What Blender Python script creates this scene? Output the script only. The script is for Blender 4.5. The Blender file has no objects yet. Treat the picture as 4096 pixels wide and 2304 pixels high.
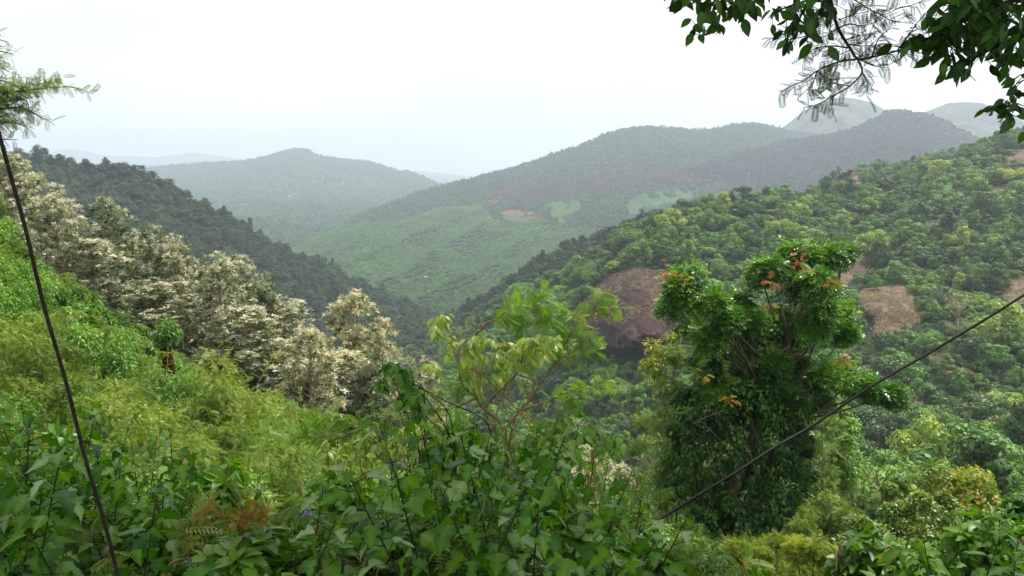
import bpy, math, random
import numpy as np
from mathutils import Vector, Matrix
from mathutils.bvhtree import BVHTree

R = math.radians
S = bpy.context.scene
COL = S.collection

# ------------------------------------------------------------------ camera, sky, sun, exposure
FPX, PITCH = 796.4, R(8.8)
cam_d = bpy.data.cameras.new('camera'); cam_d.lens = 28; cam_d.sensor_width = 36
cam_d.clip_start = 0.05; cam_d.clip_end = 40000
cam = bpy.data.objects.new('camera', cam_d); COL.objects.link(cam)
cam.location = (0, 0, 0); cam.rotation_euler = (R(90) - PITCH, 0, 0)
S.camera = cam
SUN_EL, SUN_AZ = R(62), R(62)          # azimuth clockwise from +Y: high, ahead and to the side of the far right
w = bpy.data.worlds.new('World'); S.world = w; w.use_nodes = True
nt = w.node_tree; nt.nodes.clear()
wo = nt.nodes.new('ShaderNodeOutputWorld'); bg = nt.nodes.new('ShaderNodeBackground')
sk = nt.nodes.new('ShaderNodeTexSky'); sk.sky_type = 'NISHITA'; sk.sun_disc = False
sk.sun_elevation = SUN_EL; sk.sun_rotation = SUN_AZ; sk.air_density = 1.2; sk.dust_density = 4
tc = nt.nodes.new('ShaderNodeTexCoord'); mp = nt.nodes.new('ShaderNodeMapping'); mp.inputs['Scale'].default_value = (1.6, 1.6, 6.0)
nz = nt.nodes.new('ShaderNodeTexNoise'); nz.inputs['Scale'].default_value = 1.6; nz.inputs['Detail'].default_value = 5
cr = nt.nodes.new('ShaderNodeValToRGB')
cr.color_ramp.elements[0].position = 0.36; cr.color_ramp.elements[0].color = (6.4, 6.5, 6.8, 1)
cr.color_ramp.elements[1].position = 0.62; cr.color_ramp.elements[1].color = (8.2, 8.15, 8.2, 1)
mx = nt.nodes.new('ShaderNodeMix'); mx.data_type = 'RGBA'; mx.inputs[0].default_value = 0.93
L = nt.links
L.new(tc.outputs['Generated'], mp.inputs[0]); L.new(mp.outputs[0], nz.inputs['Vector']); L.new(nz.outputs['Fac'], cr.inputs[0])
L.new(sk.outputs[0], mx.inputs[6]); L.new(cr.outputs[0], mx.inputs[7]); L.new(mx.outputs[2], bg.inputs[0])
bg.inputs[1].default_value = 0.1; L.new(bg.outputs[0], wo.inputs[0])
sun_d = bpy.data.lights.new('sun', 'SUN'); sun_d.energy = 3.6; sun_d.angle = R(10); sun_d.color = (1, .94, .83)
sun = bpy.data.objects.new('sun', sun_d); COL.objects.link(sun)
sdir = Vector((math.sin(SUN_AZ) * math.cos(SUN_EL), math.cos(SUN_AZ) * math.cos(SUN_EL), math.sin(SUN_EL)))
sun.rotation_euler = sdir.to_track_quat('Z', 'Y').to_euler(); sun.location = sdir * 50
S.view_settings.view_transform = 'Standard'; S.view_settings.look = 'None'
S.view_settings.exposure = 0.75; S.view_settings.gamma = 1
cy = S.cycles
cy.max_bounces = 8; cy.diffuse_bounces = 3; cy.glossy_bounces = 2; cy.transmission_bounces = 4; cy.volume_bounces = 4
cy.use_denoising = True; cy.denoiser = 'OPENIMAGEDENOISE'; cy.denoising_input_passes = 'RGB_ALBEDO_NORMAL'; cy.denoising_prefilter = 'ACCURATE'; cy.sample_clamp_indirect = 4

# ------------------------------------------------------------------ helpers
def U(px, py, Y):
    "world point seen at pixel (px, py) of the 1024 x 576 frame, at depth Y metres"
    px, py, Y = np.broadcast_arrays(np.asarray(px, float), np.asarray(py, float), np.asarray(Y, float))
    a = (px - 512) / FPX; b = (288 - py) / FPX
    dy = math.cos(PITCH) + b * math.sin(PITCH); dz = -math.sin(PITCH) + b * math.cos(PITCH)
    return np.stack([a / dy * Y, Y, dz / dy * Y], -1)

def P(p):
    "pixel of world points"
    p = np.asarray(p, float); c, s = math.cos(PITCH), math.sin(PITCH)
    f = p[..., 1] * c - p[..., 2] * s; u = p[..., 1] * s + p[..., 2] * c
    return 512 + FPX * p[..., 0] / f, 288 - FPX * u / f

def mk(name, V, F, mats=(), tint=None, parent=None, mi=None, smooth=False, link=True):
    "one mesh object from vertices V and a list of face arrays F (each n x k)"
    V = np.ascontiguousarray(V, np.float32).reshape(-1, 3)
    if not isinstance(F, list): F = [F]
    F = [np.asarray(f, np.int32) for f in F if len(f)]
    me = bpy.data.meshes.new(name)
    me.vertices.add(len(V)); me.vertices.foreach_set('co', V.ravel())
    lv = np.concatenate([f.ravel() for f in F]); tot = np.concatenate([np.full(len(f), f.shape[1], np.int32) for f in F])
    st = np.concatenate([[0], np.cumsum(tot)[:-1]]).astype(np.int32)
    me.loops.add(len(lv)); me.loops.foreach_set('vertex_index', lv)
    me.polygons.add(len(tot)); me.polygons.foreach_set('loop_start', st)
    if mi is not None: me.polygons.foreach_set('material_index', np.asarray(mi, np.int32))
    if smooth: me.polygons.foreach_set('use_smooth', np.ones(len(tot), bool))
    for m in mats: me.materials.append(m)
    if tint is not None:
        a = me.attributes.new('tint', 'FLOAT', 'POINT'); a.data.foreach_set('value', np.asarray(tint, np.float32))
    me.update(); me.validate()
    o = bpy.data.objects.new(name, me)
    if link: COL.objects.link(o)
    if parent: o.parent = parent
    return o

def tag(o, label=None, cat=None, group=None, kind=None):
    if label: o['label'] = label
    if cat: o['category'] = cat
    if group: o['group'] = group
    if kind: o['kind'] = kind
    return o

def thing(name, loc, label=None, cat=None, group=None, rz=0, sc=1):
    o = bpy.data.objects.new(name, None); COL.objects.link(o); o.empty_display_size = .2
    o.location = loc; o.rotation_euler = (0, 0, rz); o.scale = (sc, sc, sc) if np.isscalar(sc) else sc
    return tag(o, label, cat, group)

def dup(root, loc, rz=0, sc=1, label=None, group=None, mat=None):
    r = root.copy(); COL.objects.link(r); r.location = loc; r.rotation_euler = (0, 0, rz)
    r.scale = (sc, sc, sc) if np.isscalar(sc) else sc
    if label: r['label'] = label
    if group: r['group'] = group
    for ch in root.children:
        c = ch.copy(); COL.objects.link(c); c.parent = r
        if mat and ch.name.split('.')[0] in ('crown', 'foliage'):
            c.material_slots[0].link = 'OBJECT'; c.material_slots[0].material = mat
        for g in ch.children:
            d = g.copy(); COL.objects.link(d); d.parent = c
    return r

def unit(v):
    v = np.asarray(v, float); return v / np.maximum(np.linalg.norm(v, axis=-1, keepdims=True), 1e-9)

def place(tpl, pos, xd, nr, sc):
    "copies of a leaf template (V, F) at pos, its length along xd, its face along nr"
    tv, tf = tpl; pos = np.asarray(pos, float); m, n = len(pos), len(tv)
    x = unit(xd); z = unit(nr - (nr * x).sum(-1, keepdims=True) * x); y = np.cross(z, x)
    sc = np.broadcast_to(np.asarray(sc, float), (m,))
    V = pos[:, None] + sc[:, None, None] * (tv[None, :, 0:1] * x[:, None] + tv[None, :, 1:2] * y[:, None] + tv[None, :, 2:3] * z[:, None])
    F = [(f[None] + (np.arange(m) * n)[:, None, None]).reshape(-1, f.shape[1]) for f in tf]
    return V.reshape(-1, 3), F

VEINED = (18, 36)
class Geo:
    "collects pieces of one mesh"
    def __init__(s): s.V = []; s.F = {}; s.T = []; s.n = 0
    def add(s, V, F, t=0.5):
        V = np.asarray(V, float).reshape(-1, 3)
        for f in (F if isinstance(F, list) else [F]):
            f = np.asarray(f)
            if len(f): s.F.setdefault(f.shape[1], []).append(f + s.n)
        s.V.append(V); t = np.asarray(t, float)
        s.T.append(np.full(len(V), t) if t.ndim == 0 else t if len(t) == len(V) else np.repeat(t, len(V) // len(t))); s.n += len(V)
    def leaves(s, tpl, pos, xd, nr, sc, t=0.5):
        if not len(pos): return
        V, F = place(tpl, pos, xd, nr, sc); n = len(tpl[0])
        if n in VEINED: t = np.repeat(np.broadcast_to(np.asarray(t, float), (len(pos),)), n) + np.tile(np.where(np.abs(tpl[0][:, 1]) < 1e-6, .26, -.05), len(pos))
        s.add(V, F, t)
    def tube(s, pts, r, k=6, t=0.5):
        pts = np.asarray(pts, float); n = len(pts)
        r = np.linspace(r[0], r[1], n) if np.ndim(r) and len(r) == 2 and n != 2 else np.broadcast_to(np.asarray(r, float), (n,))
        d = unit(np.gradient(pts, axis=0)); ref = np.array([.31, .17, .93]); a = unit(np.cross(d, ref)); b = np.cross(d, a)
        th = np.arange(k) * 2 * np.pi / k
        V = pts[:, None] + r[:, None, None] * (np.cos(th)[None, :, None] * a[:, None] + np.sin(th)[None, :, None] * b[:, None])
        i = np.arange(n - 1)[:, None] * k; j = np.arange(k)[None]; j2 = (j + 1) % k
        F = np.stack([i + j, i + j2, i + k + j2, i + k + j], -1).reshape(-1, 4)
        s.add(V.reshape(-1, 3), F, t)
    def build(s, name, mats, parent=None, smooth=False):
        return mk(name, np.concatenate(s.V), [np.concatenate(f) for f in s.F.values()], mats, np.concatenate(s.T), parent, smooth=smooth)

def spline(p, n=8):
    "smooth curve through points"
    p = np.asarray(p, float); q = np.vstack([2 * p[0] - p[1], p, 2 * p[-1] - p[-2]]); out = []
    for i in range(1, len(q) - 2):
        t = np.linspace(0, 1, n, endpoint=False)[:, None]
        a, b, c, d = q[i - 1], q[i], q[i + 1], q[i + 2]
        out.append(.5 * (2 * b + (c - a) * t + (2 * a - 5 * b + 4 * c - d) * t ** 2 + (3 * b - a - 3 * c + d) * t ** 3))
    return np.vstack(out + [p[-1:]])

# ------------------------------------------------------------------ materials
def hexc(h): return tuple((int(h[i:i + 2], 16) / 255) ** 2.2 for i in (0, 2, 4)) + (1,)

def leaf_mat(name, cols, trans=.3, rough=.45, spec=.35, w_obj=.5, w_tint=.5, patch=.0, pscale=.01):
    m = bpy.data.materials.new(name); m.use_nodes = True; n = m.node_tree.nodes; l = m.node_tree.links; n.clear()
    out = n.new('ShaderNodeOutputMaterial'); pb = n.new('ShaderNodeBsdfPrincipled'); tr = n.new('ShaderNodeBsdfTranslucent'); ms = n.new('ShaderNodeMixShader')
    at = n.new('ShaderNodeAttribute'); at.attribute_name = 'tint'; oi = n.new('ShaderNodeObjectInfo')
    m1 = n.new('ShaderNodeMath'); m1.operation = 'MULTIPLY'; m1.inputs[1].default_value = w_tint; l.new(at.outputs['Fac'], m1.inputs[0])
    m2 = n.new('ShaderNodeMath'); m2.operation = 'MULTIPLY_ADD'; m2.inputs[1].default_value = w_obj; l.new(oi.outputs['Random'], m2.inputs[0]); l.new(m1.outputs[0], m2.inputs[2])
    last = m2
    if patch:
        no = n.new('ShaderNodeTexNoise'); no.inputs['Scale'].default_value = pscale; no.inputs['Detail'].default_value = 3; l.new(oi.outputs['Location'], no.inputs['Vector'])
        m3 = n.new('ShaderNodeMath'); m3.operation = 'MULTIPLY_ADD'; m3.inputs[1].default_value = patch; l.new(no.outputs['Fac'], m3.inputs[0]); l.new(last.outputs[0], m3.inputs[2])
        m4 = n.new('ShaderNodeMath'); m4.operation = 'SUBTRACT'; m4.inputs[1].default_value = patch * .5; l.new(m3.outputs[0], m4.inputs[0]); last = m4
    rp = n.new('ShaderNodeValToRGB'); el = rp.color_ramp.elements
    while len(el) < len(cols): el.new(.5)
    for i, c in enumerate(cols): el[i].position = i / max(1, len(cols) - 1); el[i].color = hexc(c)
    l.new(last.outputs[0], rp.inputs[0]); l.new(rp.outputs[0], pb.inputs['Base Color'])
    hs = n.new('ShaderNodeHueSaturation'); hs.inputs['Hue'].default_value = .485; hs.inputs['Saturation'].default_value = 1.1; hs.inputs['Value'].default_value = 1.5
    l.new(rp.outputs[0], hs.inputs['Color']); l.new(hs.outputs[0], tr.inputs[0])
    pb.inputs['Roughness'].default_value = rough; pb.inputs['Specular IOR Level'].default_value = spec
    ms.inputs[0].default_value = trans; l.new(pb.outputs[0], ms.inputs[1]); l.new(tr.outputs[0], ms.inputs[2]); l.new(ms.outputs[0], out.inputs[0])
    return m

def rough_mat(name, cols, scale=1., rough=.9, bump=.3, detail=6, stretch=(1, 1, 1), dist=.0, spec=.2, coord='Object'):
    m = bpy.data.materials.new(name); m.use_nodes = True; n = m.node_tree.nodes; l = m.node_tree.links
    pb = n['Principled BSDF']; pb.inputs['Roughness'].default_value = rough; pb.inputs['Specular IOR Level'].default_value = spec
    t = n.new('ShaderNodeTexCoord'); mp = n.new('ShaderNodeMapping'); mp.inputs['Scale'].default_value = stretch; l.new(t.outputs[coord], mp.inputs[0])
    no = n.new('ShaderNodeTexNoise'); no.inputs['Scale'].default_value = scale; no.inputs['Detail'].default_value = detail; no.inputs['Distortion'].default_value = dist; no.inputs['Roughness'].default_value = .62
    l.new(mp.outputs[0], no.inputs['Vector'])
    rp = n.new('ShaderNodeValToRGB'); el = rp.color_ramp.elements
    while len(el) < len(cols): el.new(.5)
    for i, c in enumerate(cols): el[i].position = .28 + .44 * i / max(1, len(cols) - 1); el[i].color = hexc(c)
    l.new(no.outputs['Fac'], rp.inputs[0]); l.new(rp.outputs[0], pb.inputs['Base Color'])
    if bump:
        b = n.new('ShaderNodeBump'); b.inputs['Strength'].default_value = bump; b.inputs['Distance'].default_value = .6 / scale; l.new(no.outputs['Fac'], b.inputs['Height']); l.new(b.outputs[0], pb.inputs['Normal'])
    return m

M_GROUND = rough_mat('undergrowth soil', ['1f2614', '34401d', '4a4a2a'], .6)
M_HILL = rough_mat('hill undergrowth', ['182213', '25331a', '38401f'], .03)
M_FAR = rough_mat('far hill scrub', ['2f4a28', '3f5c32', '526a3c'], .012)
M_PEAK = rough_mat('rocky grass peak', ['2c3a28', '445038', '5f5e4c'], .012, stretch=(1, 1, 2.5))
M_BARK = rough_mat('grey bark', ['3d352c', '5c5244', '7a6f60'], 6, stretch=(1, 1, .3))
M_DARKBARK = rough_mat('dark bark', ['221a14', '33271d', '463729'], 8, stretch=(1, 1, .3))
M_PALEBARK = rough_mat('pale bark', ['857a68', '9c917d', 'b5aa96'], 6, stretch=(1, 1, .3))
M_TWIG = rough_mat('tan twig', ['6b5a38', '8a7448', 'a38d5c'], 20, bump=0)
CLASS = {
    'dark green': leaf_mat('dark green crown', ['29401a', '3a5820', '4c7028'], .16, patch=.4),
    'mid green': leaf_mat('mid green crown', ['3c6220', '557f28', '749a38'], .2, patch=.4),
    'yellow-green': leaf_mat('yellow green crown', ['64862a', '86a234', 'a6b248'], .24, patch=.3),
    'olive': leaf_mat('olive crown', ['545e2c', '6c7238', '868448'], .25, patch=.3),
    'grey-green': leaf_mat('grey green crown', ['52603c', '69774c', '858c62'], .18, patch=.3),
}
M_PLANT = leaf_mat('plantation crown', ['42682a', '5c8838', '7ca04c'], .15, patch=1.2, pscale=.006)
M_DARKCROWN = leaf_mat('dark ridge crown', ['263c20', '365028', '4a6a34'], .14, patch=.9, pscale=.004)
M_DEEPCROWN = leaf_mat('deep ridge crown', ['1a301c', '264226', '345634'], .12, patch=.9, pscale=.004)
M_FARCROWN = leaf_mat('far crown', ['34562a', '48703a', '62904a'], .14, patch=.9, pscale=.004)
M_DRYCROWN = leaf_mat('dry crown', ['5a5236', '73663f', '6a7040'], .22, patch=.8, pscale=.006)

# ------------------------------------------------------------------ leaf templates
def sym(rows, fold=.1, droop=.15, wave=0.):
    "leaf from (x, half width) rows: midrib + two halves"
    V = []; F = []
    for i, (x, h) in enumerate(rows):
        z = -droop * x * x
        V += [(x, 0, z), (x, h, z + fold * h + wave * math.sin(9 * x)), (x, -h, z + fold * h - wave * math.sin(8 * x + 1))]
    for i in range(len(rows) - 1):
        a, b = 3 * i, 3 * i + 3
        F += [(a, b, b + 1, a + 1), (b, a, a + 2, b + 2)]
    return np.array(V), [np.array(F)]
QUAD = (np.array([(0, 0, 0), (.5, .3, .05), (1, 0, -.05), (.5, -.3, .05)]), [np.array([(0, 3, 2, 1)])])
NARROW = (np.array([(0, 0, 0), (.45, .16, .03), (1, 0, -.1), (.45, -.16, .03)]), [np.array([(0, 3, 2, 1)])])
OVATE = sym([(0, .02), (.12, .15), (.35, .26), (.6, .24), (.82, .12), (1, .0)], .25, .22)
HEART = sym([(0, .05), (.1, .26), (.32, .34), (.6, .24), (.85, .08), (1, 0)], .2, .3)
LOBED = [sym([(0, .02), (.04, .1), (.1, .22), (.2, .34), (.36, w1), (.4, w1 * .62), (.43, .16), (.52, .24), (.6, .27), (.68, .2), (.82, .09), (1, 0)], f, d, wv)
         for f, d, wv, w1 in ((.35, .45, .04, .46), (.15, .75, .05, .4), (.6, .3, .04, .44), (-.25, .5, .06, .36), (.45, .95, .05, .42))]
def pinnate(pairs, ll, lw, droop=.3, ang=60, tip=True, r=.006):
    "feather leaf of unit length with pairs of leaflets (length ll, width ratio lw)"
    g = Geo()
    x = np.linspace(.12, .97, pairs); prof = np.sin(np.linspace(.45, 2.6, pairs)) * .35 + .7
    tv = np.array([(0, 0, 0), (.5, lw, .02), (1, 0, -.12), (.5, -lw, .02)])
    for sgn in (1, -1):
        c, s = math.cos(R(ang)), math.sin(R(ang)) * sgn
        pos = np.stack([x, 0 * x, -droop * x * x], -1)
        xd = np.broadcast_to(np.array([c, s, -.12]), pos.shape); nr = np.broadcast_to(np.array([0, 0, 1.]), pos.shape)
        g.leaves((tv, [np.array([(0, 3, 2, 1)])]), pos, xd, nr, ll * prof)
    if tip: g.leaves((tv, [np.array([(0, 3, 2, 1)])]), [(.97, 0, -droop * .94)], np.array([(1, 0, -.5)]), np.array([(0, 0, 1.)]), ll * .8)
    xs = np.linspace(0, 1, 5); q = np.stack([xs, 0 * xs, -droop * xs * xs - .004], -1)
    V = np.concatenate([q + (0, r, 0), q - (0, r, 0)]); F = np.array([(i, i + 1, i + 6, i + 5) for i in range(4)])
    g.add(V, F)
    return np.concatenate(g.V), [np.concatenate(f) for f in g.F.values()]
PINNATE = pinnate(5, .42, .2, .35)
FEATHER = pinnate(9, .24, .15, .25, 65)
FERN = pinnate(8, .3, .15, .2, 62)

# ------------------------------------------------------------------ terrain
rngT = np.random.default_rng(11)
def vnoise(x, y, seed=0, octs=4):
    "smooth value noise, about -1..1"
    out = np.zeros(np.shape(x)); amp = 1.; tot = 0
    for o in range(octs):
        g = np.random.default_rng(seed * 17 + o).uniform(-1, 1, (64, 64))
        fx, fy = np.floor(x).astype(int), np.floor(y).astype(int); u, v = x - fx, y - fy; u = u * u * (3 - 2 * u); v = v * v * (3 - 2 * v)
        G = lambda i, j: g[i % 64, j % 64]
        out += amp * ((G(fx, fy) * (1 - u) + G(fx + 1, fy) * u) * (1 - v) + (G(fx, fy + 1) * (1 - u) + G(fx + 1, fy + 1) * u) * v)
        tot += amp; amp *= .5; x = x * 2.03 + 7.1; y = y * 2.03 + 3.7
    return out / tot * 1.6

HILLS = {}
def hill(name, lines, mat, nu=160, nv=60, back=400, drop=.35, amp=0., nsc=60., low=0., kind='hill', label=None, ripple=None):
    "slope through crest .. foot lines given as (px, py, depth); a back slope falls away behind the crest"
    n = nu; rows = []
    for ln in lines:
        a = np.array(ln, float); s = np.linspace(a[0, 0], a[-1, 0], n)
        rows.append(U(s, np.interp(s, a[:, 0], a[:, 1]), np.interp(s, a[:, 0], a[:, 2])))
    rows[0][:, 2] -= low
    rows = np.array(rows); k = len(rows)
    tt = np.linspace(0, k - 1, nv); i0 = np.minimum(tt.astype(int), k - 2); f = (tt - i0)[:, None, None]
    G = rows[i0] * (1 - f) + rows[i0 + 1] * f
    if k > 2:   # soften the bend between the sections
        for _ in range(6): G[1:-1] = .25 * G[:-2] + .5 * G[1:-1] + .25 * G[2:]
    t = np.linspace(0, 1, nv)[:, None]
    if amp: G[..., 2] += amp * vnoise(G[..., 0] / nsc + 50, G[..., 1] / nsc + 50, len(HILLS) + 1) * np.minimum(1, t * 6) * np.minimum(1, (1 - t) * 8 + .2)
    if ripple:
        am, wl, an = ripple; wv = G[..., 0] * math.sin(R(an)) - G[..., 1] * math.cos(R(an)) + 30 * vnoise(G[..., 0] / 260 + 20, G[..., 1] / 260 + 20, 6, 2)
        G[..., 2] += am * (1 - 2 * np.abs(np.sin(wv * np.pi / wl)) ** .7) * np.clip((t - .35) * 5, 0, 1) * np.minimum(1, (1 - t) * 8 + .2)
    B = []
    for j in range(1, 9):
        q = G[0].copy(); q[:, 1] += back * j / 8; q[:, 0] *= 1 + back * j / 8 / G[0][:, 1]; q[:, 2] -= drop * back * (j / 8) ** 1.3; B.append(q)
    A = np.concatenate([np.array(B)[::-1], G]); r_, c_ = A.shape[:2]
    i = np.arange(r_ - 1)[:, None] * c_; j = np.arange(c_ - 1)[None]
    F = np.stack([i + j, i + c_ + j, i + c_ + j + 1, i + j + 1], -1).reshape(-1, 4)
    o = mk(name, A.reshape(-1, 3), F, [mat], smooth=True); tag(o, kind='structure', label=label)
    HILLS[o.name] = (A.reshape(-1, 3), F)
    return o

def scatter(hills, spacing, seed, jitter=None, keep=None, nmax=60000, cap=400000):
    "points on a hill's faces, no two nearer than spacing"
    A, F = HILLS[hills.name]; rg = np.random.default_rng(seed)
    T = np.concatenate([F[:, [0, 1, 2]], F[:, [0, 2, 3]]]); a, b, c = A[T[:, 0]], A[T[:, 1]], A[T[:, 2]]
    ar = np.linalg.norm(np.cross(b - a, c - a), axis=1); n = int(min(cap, 2.2 * ar.sum() / 2 / spacing ** 2))
    ti = rg.choice(len(T), n, p=ar / ar.sum()); u, v = rg.random(n), rg.random(n); f = u + v > 1; u[f], v[f] = 1 - u[f], 1 - v[f]
    p = a[ti] + u[:, None] * (b - a)[ti] + v[:, None] * (c - a)[ti]
    x, y = P(p); ok = (x > -60) & (x < 1084) & (y > 60) & (y < 640)
    if keep is not None: ok &= keep(p, x, y)
    p = p[ok]
    cell = {}; out = []; s2 = spacing * spacing; ij = np.floor(p[:, :2] / spacing).astype(int)
    for k in range(len(p)):
        i, j = ij[k]; q = p[k]; bad = False
        for di in (-1, 0, 1):
            for dj in (-1, 0, 1):
                for m in cell.get((i + di, j + dj), ()):
                    if (m[0] - q[0]) ** 2 + (m[1] - q[1]) ** 2 < s2 * .8: bad = True; break
                if bad: break
            if bad: break
        if not bad: cell.setdefault((i, j), []).append(q); out.append(q)
    return np.array(out[:nmax]).reshape(-1, 3)

def inpoly(x, y, poly):
    q = np.array(poly, float); r = np.zeros(np.shape(x), bool); j = len(q) - 1
    for i in range(len(q)):
        c = ((q[i, 1] > y) != (q[j, 1] > y)) & (x < (q[j, 0] - q[i, 0]) * (y - q[i, 1]) / (q[j, 1] - q[i, 1] + 1e-12) + q[i, 0]); r ^= c; j = i
    return r

# base ground out to the horizon
g = np.array([(-10500, -50, -238), (10500, -50, -238), (10500, 13800, -238), (-10500, 13800, -238)], float)
tag(mk('ground', g, np.array([(0, 1, 2, 3)]), [M_FAR]), kind='structure')

hI = hill('distant_range', [[(-60, 152, 12000), (40, 151, 12000), (72, 149, 12000), (110, 156, 12000), (160, 157, 12000), (195, 152, 12000), (230, 158, 12000), (300, 165, 12000), (390, 171, 12000), (420, 171, 12000), (470, 176, 12000), (600, 178, 12000)],
                           [(-60, 178, 9500), (600, 182, 9500)]], M_FAR, 120, 12, 900, .2)
hB = hill('far_hill', [[(60, 176, 5000), (100, 172, 5000), (150, 167, 5000), (200, 163, 5000), (240, 161, 5000), (262, 157, 5000), (285, 150, 5000), (297, 148, 5000), (308, 149, 5000), (318, 155, 5000), (345, 159, 5000), (370, 161, 5000), (385, 166, 5000), (400, 171, 5000), (410, 171, 5000), (420, 175, 5000), (433, 181, 5000), (450, 190, 5000), (520, 200, 5000)],
                      [(60, 197, 3700), (250, 196, 3700), (330, 203, 3700), (520, 206, 3700)], [(60, 250, 1900), (520, 250, 1900)]], M_FAR, 220, 90, 900, .25, 16, 260, 6)
hF = hill('misty_peak', [[(720, 170, 3700), (750, 150, 3700), (786, 125, 3700), (804, 111, 3700), (819, 103, 3700), (830, 99, 3700), (842, 97, 3700), (858, 99, 3700), (873, 103, 3700), (890, 113, 3700), (930, 135, 3700)], [(720, 195, 2800), (930, 195, 2800)]], M_PEAK, 160, 90, 700, .4, 46, 170)
hG = hill('rounded_peak', [[(860, 150, 3500), (890, 126, 3500), (905, 119, 3500), (928, 111, 3500), (948, 103, 3500), (964, 102, 3500), (982, 103, 3500), (998, 110, 3500), (1013, 116, 3500), (1026, 122, 3500), (1080, 140, 3500)], [(860, 195, 2800), (1080, 195, 2800)]], M_PEAK, 160, 90, 700, .4, 36, 170)
hC = hill('plantation_hill', [[(200, 266, 1800), (270, 252, 1950), (330, 231, 2200), (360, 214, 2350), (390, 202, 2500), (430, 188, 2650), (470, 178, 2750), (500, 170, 2800), (530, 162, 2850), (560, 151, 2900), (590, 141, 2950), (600, 135, 3000), (620, 129, 3000), (640, 126, 3050), (670, 126, 3050), (690, 129, 3000), (710, 129, 3000), (730, 124, 3100), (750, 122, 3100), (770, 125, 3100), (790, 130, 3100), (850, 138, 3100), (950, 140, 3000), (1080, 140, 3000)],
                             [(200, 278, 1500), (330, 250, 1700), (480, 207, 2250), (560, 196, 2200), (700, 190, 2100), (1080, 190, 2100)],
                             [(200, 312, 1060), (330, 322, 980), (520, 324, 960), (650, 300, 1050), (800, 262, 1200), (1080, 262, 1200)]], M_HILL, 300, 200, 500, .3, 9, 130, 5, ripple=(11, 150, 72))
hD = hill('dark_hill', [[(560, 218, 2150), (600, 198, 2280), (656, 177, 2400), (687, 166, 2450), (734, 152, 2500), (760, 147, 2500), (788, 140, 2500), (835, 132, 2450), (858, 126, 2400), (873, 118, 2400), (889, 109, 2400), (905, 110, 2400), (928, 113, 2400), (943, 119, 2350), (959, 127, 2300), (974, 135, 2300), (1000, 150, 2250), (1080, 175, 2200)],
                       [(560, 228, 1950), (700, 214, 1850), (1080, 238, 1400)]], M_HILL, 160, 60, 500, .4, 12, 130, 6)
hE2 = hill('rocky_spur', [[(740, 226, 760), (780, 206, 770), (803, 194, 770), (824, 181, 770), (850, 169, 770), (873, 166, 770), (890, 167, 770), (920, 158, 770), (943, 154, 770), (960, 151, 770), (1000, 145, 780), (1060, 140, 790)], [(740, 250, 600), (1060, 220, 590)]], M_HILL, 90, 30, 200, .5, 3, 40, 2)
hA = hill('dark_wooded_ridge', [[(-140, 146, 700), (0, 154, 720), (60, 162, 740), (85, 165, 750), (108, 168, 760), (145, 174, 780), (175, 191, 800), (200, 204, 810), (215, 211, 820), (250, 229, 840), (290, 256, 860), (325, 261, 880), (337, 268, 880), (345, 278, 890), (400, 301, 900), (430, 314, 915), (470, 330, 930)],
                               [(-140, 430, 420), (60, 430, 450), (337, 417, 520), (470, 410, 560)]], M_HILL, 160, 70, 300, .45, 7, 70, 2)
hE3 = hill('dark_spur', [[(660, 212, 660), (620, 226, 670), (600, 237, 680), (571, 244, 680), (543, 260, 680), (512, 278, 690), (489, 295, 700), (458, 312, 710), (430, 328, 720), (400, 342, 720)][::-1], [(400, 398, 540), (520, 375, 520), (660, 320, 500)]], M_HILL, 90, 30, 200, .5, 3, 40, 2)
E_CREST = [(380, 376, 660), (440, 341, 640), (480, 316, 620), (500, 304, 600), (533, 293, 570), (553, 282, 550), (572, 270, 530), (592, 262, 510), (612, 246, 495), (632, 234, 485), (656, 221, 485), (695, 209, 490), (743, 204, 500), (776, 198, 515), (803, 200, 530), (862, 188, 555), (897, 184, 570), (920, 174, 580), (958, 158, 590), (975, 148, 600), (998, 140, 620), (1022, 135, 630), (1060, 127, 640), (1200, 107, 650)]
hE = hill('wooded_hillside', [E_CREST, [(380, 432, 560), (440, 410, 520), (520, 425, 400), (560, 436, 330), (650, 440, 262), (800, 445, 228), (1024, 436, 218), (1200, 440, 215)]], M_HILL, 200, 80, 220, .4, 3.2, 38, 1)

# near slope below the camera: thin-plate surface through hand-set points
NP = [(0, 0, -1.7), (0, 2.5, -2.2), (-4, 0, -1.6), (4, 0, -1.7), (0, 5, -3.4), (-4, 5, -3.0), (4, 5, -3.5), (0, 10, -7.2), (-6, 10, -5.4), (6, 10, -7), (-4, 17, -9.5), (4, 17, -11), (8.4, 32, -16.6), (15, 25, -14.2), (22, 34, -19), (-13, 20, -8.2), (-13, 30, -11.8), (-17, 45, -15.5), (-9, 40, -16.5), (-21, 45, -12.5), (-8, 28, -12.6), (-25, 35, -6.8),
      (-30, 45, -4.5), (-45, 50, 3), (-60, 60, 5), (-12, 58, -19.5), (-20, 60, -16), (-30, 60, -12.5), (0, 60, -30), (20, 60, -30), (40, 60, -32), (0, 100, -50), (40, 100, -48), (80, 100, -46), (-60, 100, -18), (-60, 120, -26), (-80, 80, 3), (-60, 200, -66), (0, 200, -92), (70, 200, -80),
      (70, 225, -80), (140, 220, -76), (-255, 455, -155), (-110, 520, -166), (-30, 560, -172), (-150, 200, -60), (-200, 120, 0), (-50, 400, -142), (20, 320, -112), (160, 120, -40), (200, 220, -76), (-300, 250, -60), (-400, 420, -150), (60, 300, -100), (-120, 320, -115), (-45, 650, -178), (60, 140, -62), (120, 160, -60), (0, 150, -76)]
NP = np.array(NP, float)
def _k(d): return np.where(d > 0, d * d * np.log(d + 1e-9), 0)
_d = np.linalg.norm(NP[:, None, :2] - NP[None, :, :2], axis=-1) / 50; _n = len(NP)
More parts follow.
